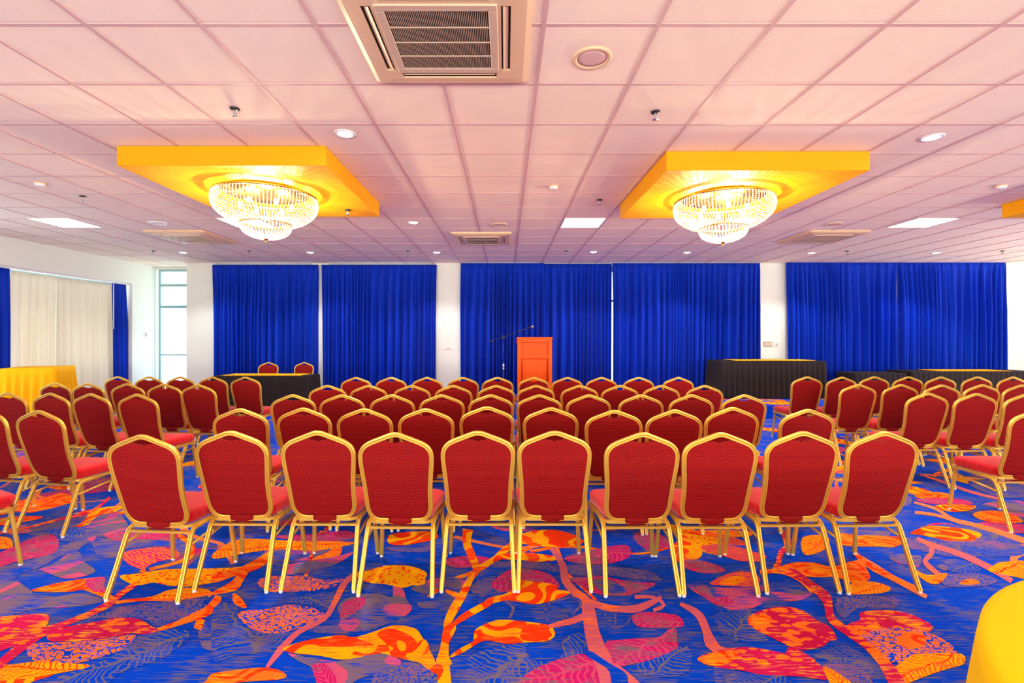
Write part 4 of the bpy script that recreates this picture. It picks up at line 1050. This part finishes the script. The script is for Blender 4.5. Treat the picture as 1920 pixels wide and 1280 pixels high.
# ---------------------------------------------------------------- cassette air conditioners
def make_ac():
    t = thing('air_conditioner', (0, 0, 0), 0, 'x', 'air conditioner')
    S, G = .475, .30       # half size, half grille
    mb = MB()
    # outer panel ring, sloping down to the grille
    o_, i_ = [], []
    rows = []
    for h, z, c in ((S, -.001, .02), (S, -.018, .02), (S - .03, -.034, .02), (.385, -.040, .03)):
        rows.append([(h - c, -h, z), (h, -h + c, z), (h, h - c, z), (h - c, h, z), (-h + c, h, z), (-h, h - c, z), (-h, -h + c, z), (-h + c, -h, z)])
    mb.loft(rows, 0, True, False)
    for sx, sy in ((1, 1), (1, -1), (-1, 1), (-1, -1)):           # corners between slots
        mb.box(min(sx * .30, sx * .385), max(sx * .30, sx * .385), min(sy * .30, sy * .385), max(sy * .30, sy * .385), -.042, -.030)
    for sx in (-1, 1):
        mb.box(min(sx * .300, sx * .318), max(sx * .300, sx * .318), -.30, .30, -.042, -.03); mb.box(min(sx * .366, sx * .385), max(sx * .366, sx * .385), -.30, .30, -.042, -.03)
        mb.box(-.30, .30, min(sx * .300, sx * .318), max(sx * .300, sx * .318), -.042, -.03); mb.box(-.30, .30, min(sx * .366, sx * .385), max(sx * .366, sx * .385), -.042, -.03)
        mb.box(min(sx * .318, sx * .366), max(sx * .318, sx * .366), -.30, -.285, -.042, -.03); mb.box(min(sx * .318, sx * .366), max(sx * .318, sx * .366), .285, .30, -.042, -.03)
        mb.box(-.30, -.285, min(sx * .318, sx * .366), max(sx * .318, sx * .366), -.042, -.03); mb.box(.285, .30, min(sx * .318, sx * .366), max(sx * .318, sx * .366), -.042, -.03)
    mb.build('panel', beige_m, t)
    mb = MB(); mb.box(-.39, .39, -.39, .39, -.022, -.016); mb.build('cavity_shade_sheet', dark_m, t)  # near-black sheet stands in for the shade inside the unit
    for k in range(4):
        mb = MB(); a = k * PI / 2; rot = Matrix.Rotation(a, 3, 'Z')
        pts = [[rot @ Vector((x, y, z)) for x, y, z in ((u, .326, -.040), (u, .352, -.028), (u, .354, -.031), (u, .328, -.0445))] for u in (-.275, .275)]
        mb.loft([[tuple(p) for p in r_] for r_ in pts]); mb.build('louvre', beige_m, t)
    mb = MB()
    for a in ((-.30, .30, -.30, -.255), (-.30, .30, .255, .30), (-.30, -.255, -.255, .255), (.255, .30, -.255, .255)): mb.box(a[0], a[1], a[2], a[3], -.050, -.036, 0, .003)
    for i in range(1, 56): x = -.255 + .51 * i / 56; mb.box(x - .0014, x + .0014, -.255, .255, -.047, -.043)
    for i in range(1, 4): y = -.255 + .51 * i / 4; mb.box(-.255, .255, y - .0035, y + .0035, -.049, -.044)
    mb.build('grille', grille_m, t)
    return t
ac = make_ac()
ac.location = (-.34, 2.64, CEIL); tag(ac, 'large beige cassette air conditioner at the top of the photo', 'air conditioner', 'ceiling cassette air conditioners')
for X, Y, lab in ((-.385, 8.08, 'small distant cassette air conditioner above the left white pillar'), (-5.1, 7.95, 'cassette air conditioner left of the left chandelier'), (5.15, 7.95, 'cassette air conditioner above the pillar with the grey switch')):
    o = copy_tree(ac); o.location = (X, Y, CEIL); o['label'] = lab
# ---------------------------------------------------------------- speakers, sprinklers, detectors
def make_speaker():
    t = thing('ceiling_speaker', (0, 0, 0), 0, 'x', 'speaker')
    mb = MB(); mb.lathe([(.088, -.003), (.092, -.010), (.106, -.012), (.114, -.008), (.116, -.001), (.088, -.001)], (0, 0, 0), 0, 40, True, False); mb.build('rim', tbar_m if 0 else beige_m, t)
    mb = MB(); mb.lathe([(.001, -.009), (.06, -.008), (.090, -.005), (.090, -.001), (.001, -.001)], (0, 0, 0), 0, 36); mb.build('grille', speaker_m, t)
    return t
sp_ = make_speaker(); first = True
for (px, py), lab in (((1110, 108), 'round ceiling speaker right of the large air conditioner'), ((937, 421), 'round ceiling speaker just above the far middle air conditioner'), ((1563, 420), 'round ceiling speaker above the right air conditioner')):
    o = sp_ if first else copy_tree(sp_)
    first = False
    p = ceil_at(px, py); o.location = (p.x, p.y, CEIL); tag(o, lab, 'speaker', 'round ceiling speakers')
def make_sprinkler():
    t = thing('sprinkler', (0, 0, 0), 0, 'x', 'sprinkler')
    mb = MB(); mb.lathe([(.001, -.001), (.034, -.001), (.030, -.010), (.012, -.013), (.001, -.013)], (0, 0, 0), 0, 20); mb.build('escutcheon', black_m, t)
    mb = MB(); mb.lathe([(.001, 0), (.008, 0), (.008, -.03), (.004, -.032), (.004, -.045), (.001, -.045)], (0, 0, -.012), 0, 10)
    for s_ in (-1, 1): mb.tube([(s_ * .008, 0, -.030), (s_ * .015, 0, -.043), (s_ * .006, 0, -.056)], .0025, 0, 6)
    mb.build('body', plate_m, t)
    mb = MB(); mb.lathe([(.001, 0), (.020, 0), (.022, -.003), (.001, -.003)], (0, 0, -.056), 0, 16); mb.build('deflector', chrome_m, t)
    return t
spk = make_sprinkler(); first = True
for (px, py), lab, zz in (((440, 203), 'sprinkler head just before the left yellow ceiling box', 0), ((1229, 209), 'sprinkler head just before the right yellow ceiling box', 0),
        ((155, 367), 'sprinkler head left of the left yellow ceiling box', 0), ((1124, 374), 'sprinkler head between light panel and right yellow ceiling box', 0),
        ((467, 470), 'sprinkler head between two far downlights, below the left chandelier', 0), ((765, 470), 'sprinkler head left of the downlight by the left white pillar', 0),
        ((1062, 470), 'sprinkler head left of the downlight by the curtain gap', 0), ((1588, 470), 'sprinkler head right of the right air conditioner', 0), ((1880, 470), 'rightmost sprinkler head, above the rightmost curtain edge', 0),
        ((288, 470), 'sprinkler head near the bright corner window', 0), ((652, 397), 'sprinkler head on the underside of the left yellow ceiling box', 1)):
    o = spk if first else copy_tree(spk)
    first = False
    p = ceil_at(px, py); o.location = (p.x, p.y, CEIL)
    if zz:
        Yq = F * (ZB - CH) / (CY - 393); o.location = ((px - CX) * Yq / F, Yq, ZB)
    tag(o, lab, 'sprinkler', 'ceiling sprinkler heads')
def make_detector():
    t = thing('smoke_detector', (0, 0, 0), 0, 'x', 'smoke detector')
    mb = MB(); mb.lathe([(.001, -.001), (.052, -.001), (.052, -.012), (.001, -.012)], (0, 0, 0), 0, 24); mb.build('base', beige_m, t)
    mb = MB(); mb.lathe([(.001, -.012), (.044, -.012), (.044, -.024), (.03, -.034), (.001, -.036)], (0, 0, 0), 0, 24); mb.build('body', white_m, t)
    return t
sd = make_detector(); first = True
for (px, py), lab in (((75, 343), 'smoke detector left of the left yellow ceiling box'), ((1038, 349), 'smoke detector midway between the two chandeliers'), ((1877, 348), 'smoke detector right of the right yellow ceiling box')):
    o = sd if first else copy_tree(sd)
    first = False
    p = ceil_at(px, py); o.location = (p.x, p.y, CEIL); tag(o, lab, 'smoke detector', 'ceiling smoke detectors')
# wall fittings
p = at(1440, 645, YB)
t = thing('switch_plate', (p.x, YB, p.z), 0, 'grey double switch plate on the right white pillar', 'switch')
mb = MB(); mb.box(-.10, .10, -.012, 0, -.06, .06, 0, .004); mb.build('plate', plate_m, t)
for i in range(4):
    mb = MB(); mb.box(-.085 + i * .045, -.05 + i * .045, -.018, -.011, -.03, .03, 0); mb.build('rocker', beige_m, t)
p = at(1453.5, 645, YB)
t = thing('volume_control', (p.x + .02, YB, p.z), 0, 'white square control with knob beside the grey switch plate', 'switch')
mb = MB(); mb.box(-.055, .055, -.012, 0, -.055, .055, 0, .006); mb.build('plate', white_m, t)
mb = MB(); mb.tube([(0, -.011, 0), (0, -.03, 0)], .018, 0, 16); mb.build('knob', plate_m, t)
p = at(840, 652, YB)
t = thing('wall_socket', (p.x, YB, p.z), 0, 'faint white socket cover on the left white pillar', 'socket')
mb = MB(); mb.box(-.12, .12, -.014, 0, -.03, .03, 0, .004); mb.build('cover', white_m, t)
mb = MB(); mb.box(-.05, .05, -.018, -.013, -.015, .015, 0, .002); mb.build('insert', beige_m, t)
t = thing('switch_plate', (XL, 11.05, at(276, 627, 10.9).z), 0, 'small white switch on the bright wall between left curtain and corner window', 'switch')
mb = MB(); mb.box(0, .012, -.05, .05, -.07, .07, 0, .004); mb.build('plate', white_m, t)
mb = MB(); mb.box(.011, .018, -.02, .02, -.04, .04, 0, .003); mb.build('rocker', plate_m, t)
# ---------------------------------------------------------------- light
w = bpy.data.worlds.new('sky'); scene.world = w; w.use_nodes = True
bg = w.node_tree.nodes['Background']; bg.inputs[0].default_value = (.86, .94, 1, 1); bg.inputs[1].default_value = 1.5
DAY = (.86, .94, 1.0)
area('fill_rear_down', (2, YF - .5, 2.0), (R(82), 0, 0), 17, 1.8, 110, (1, .95, .88))  # added fill lamp outside the made-up rear windows
area('fill_rear_up', (2, YF - .5, .9), (R(126), 0, 0), 17, 1.2, 1750, (1, .93, .84))  # upward fill lamp added to brighten the ceiling
area('daylight_right', (XR + .45, 6, 1.75), (R(90), 0, R(90)), 8, 2.1, 90, DAY)
area('fill_right_up', (XR + .5, 5.2, .9), (R(148), 0, R(90)), 6.4, 1.2, 1000, (1, .82, .68))  # warm fill lamp added, tilted up to warm the far ceiling
area('daylight_left', (XL - .9, 7.0, 1.5), (R(90), 0, R(-90)), 7, 2.4, 190, DAY)
area('daylight_corner', (-7.8, 11.9, 1.6), (R(90), 0, R(180)), 1.2, 2.9, 40, (.75, .93, 1))
# ---------------------------------------------------------------- camera
cd = bpy.data.cameras.new('camera'); cam = bpy.data.objects.new('camera', cd); COL.objects.link(cam)
cam.location = (0, 0, CH); cam.rotation_euler = (R(90), 0, 0)
cd.sensor_width = 36; cd.lens = F / 1920 * 36; cd.shift_x = 12 / 1920; cd.shift_y = -8 / 1920; cd.clip_start = .05
scene.camera = cam
scene.view_settings.view_transform = 'Standard'; scene.view_settings.look = 'None'; scene.view_settings.gamma = 1; scene.view_settings.use_curve_mapping = False
scene.view_settings.exposure = 0.0
try:
    scene.cycles.use_denoising = True
    scene.cycles.max_bounces = 7; scene.cycles.diffuse_bounces = 4; scene.cycles.transparent_max_bounces = 12
    scene.cycles.sample_clamp_indirect = 6
except Exception: pass
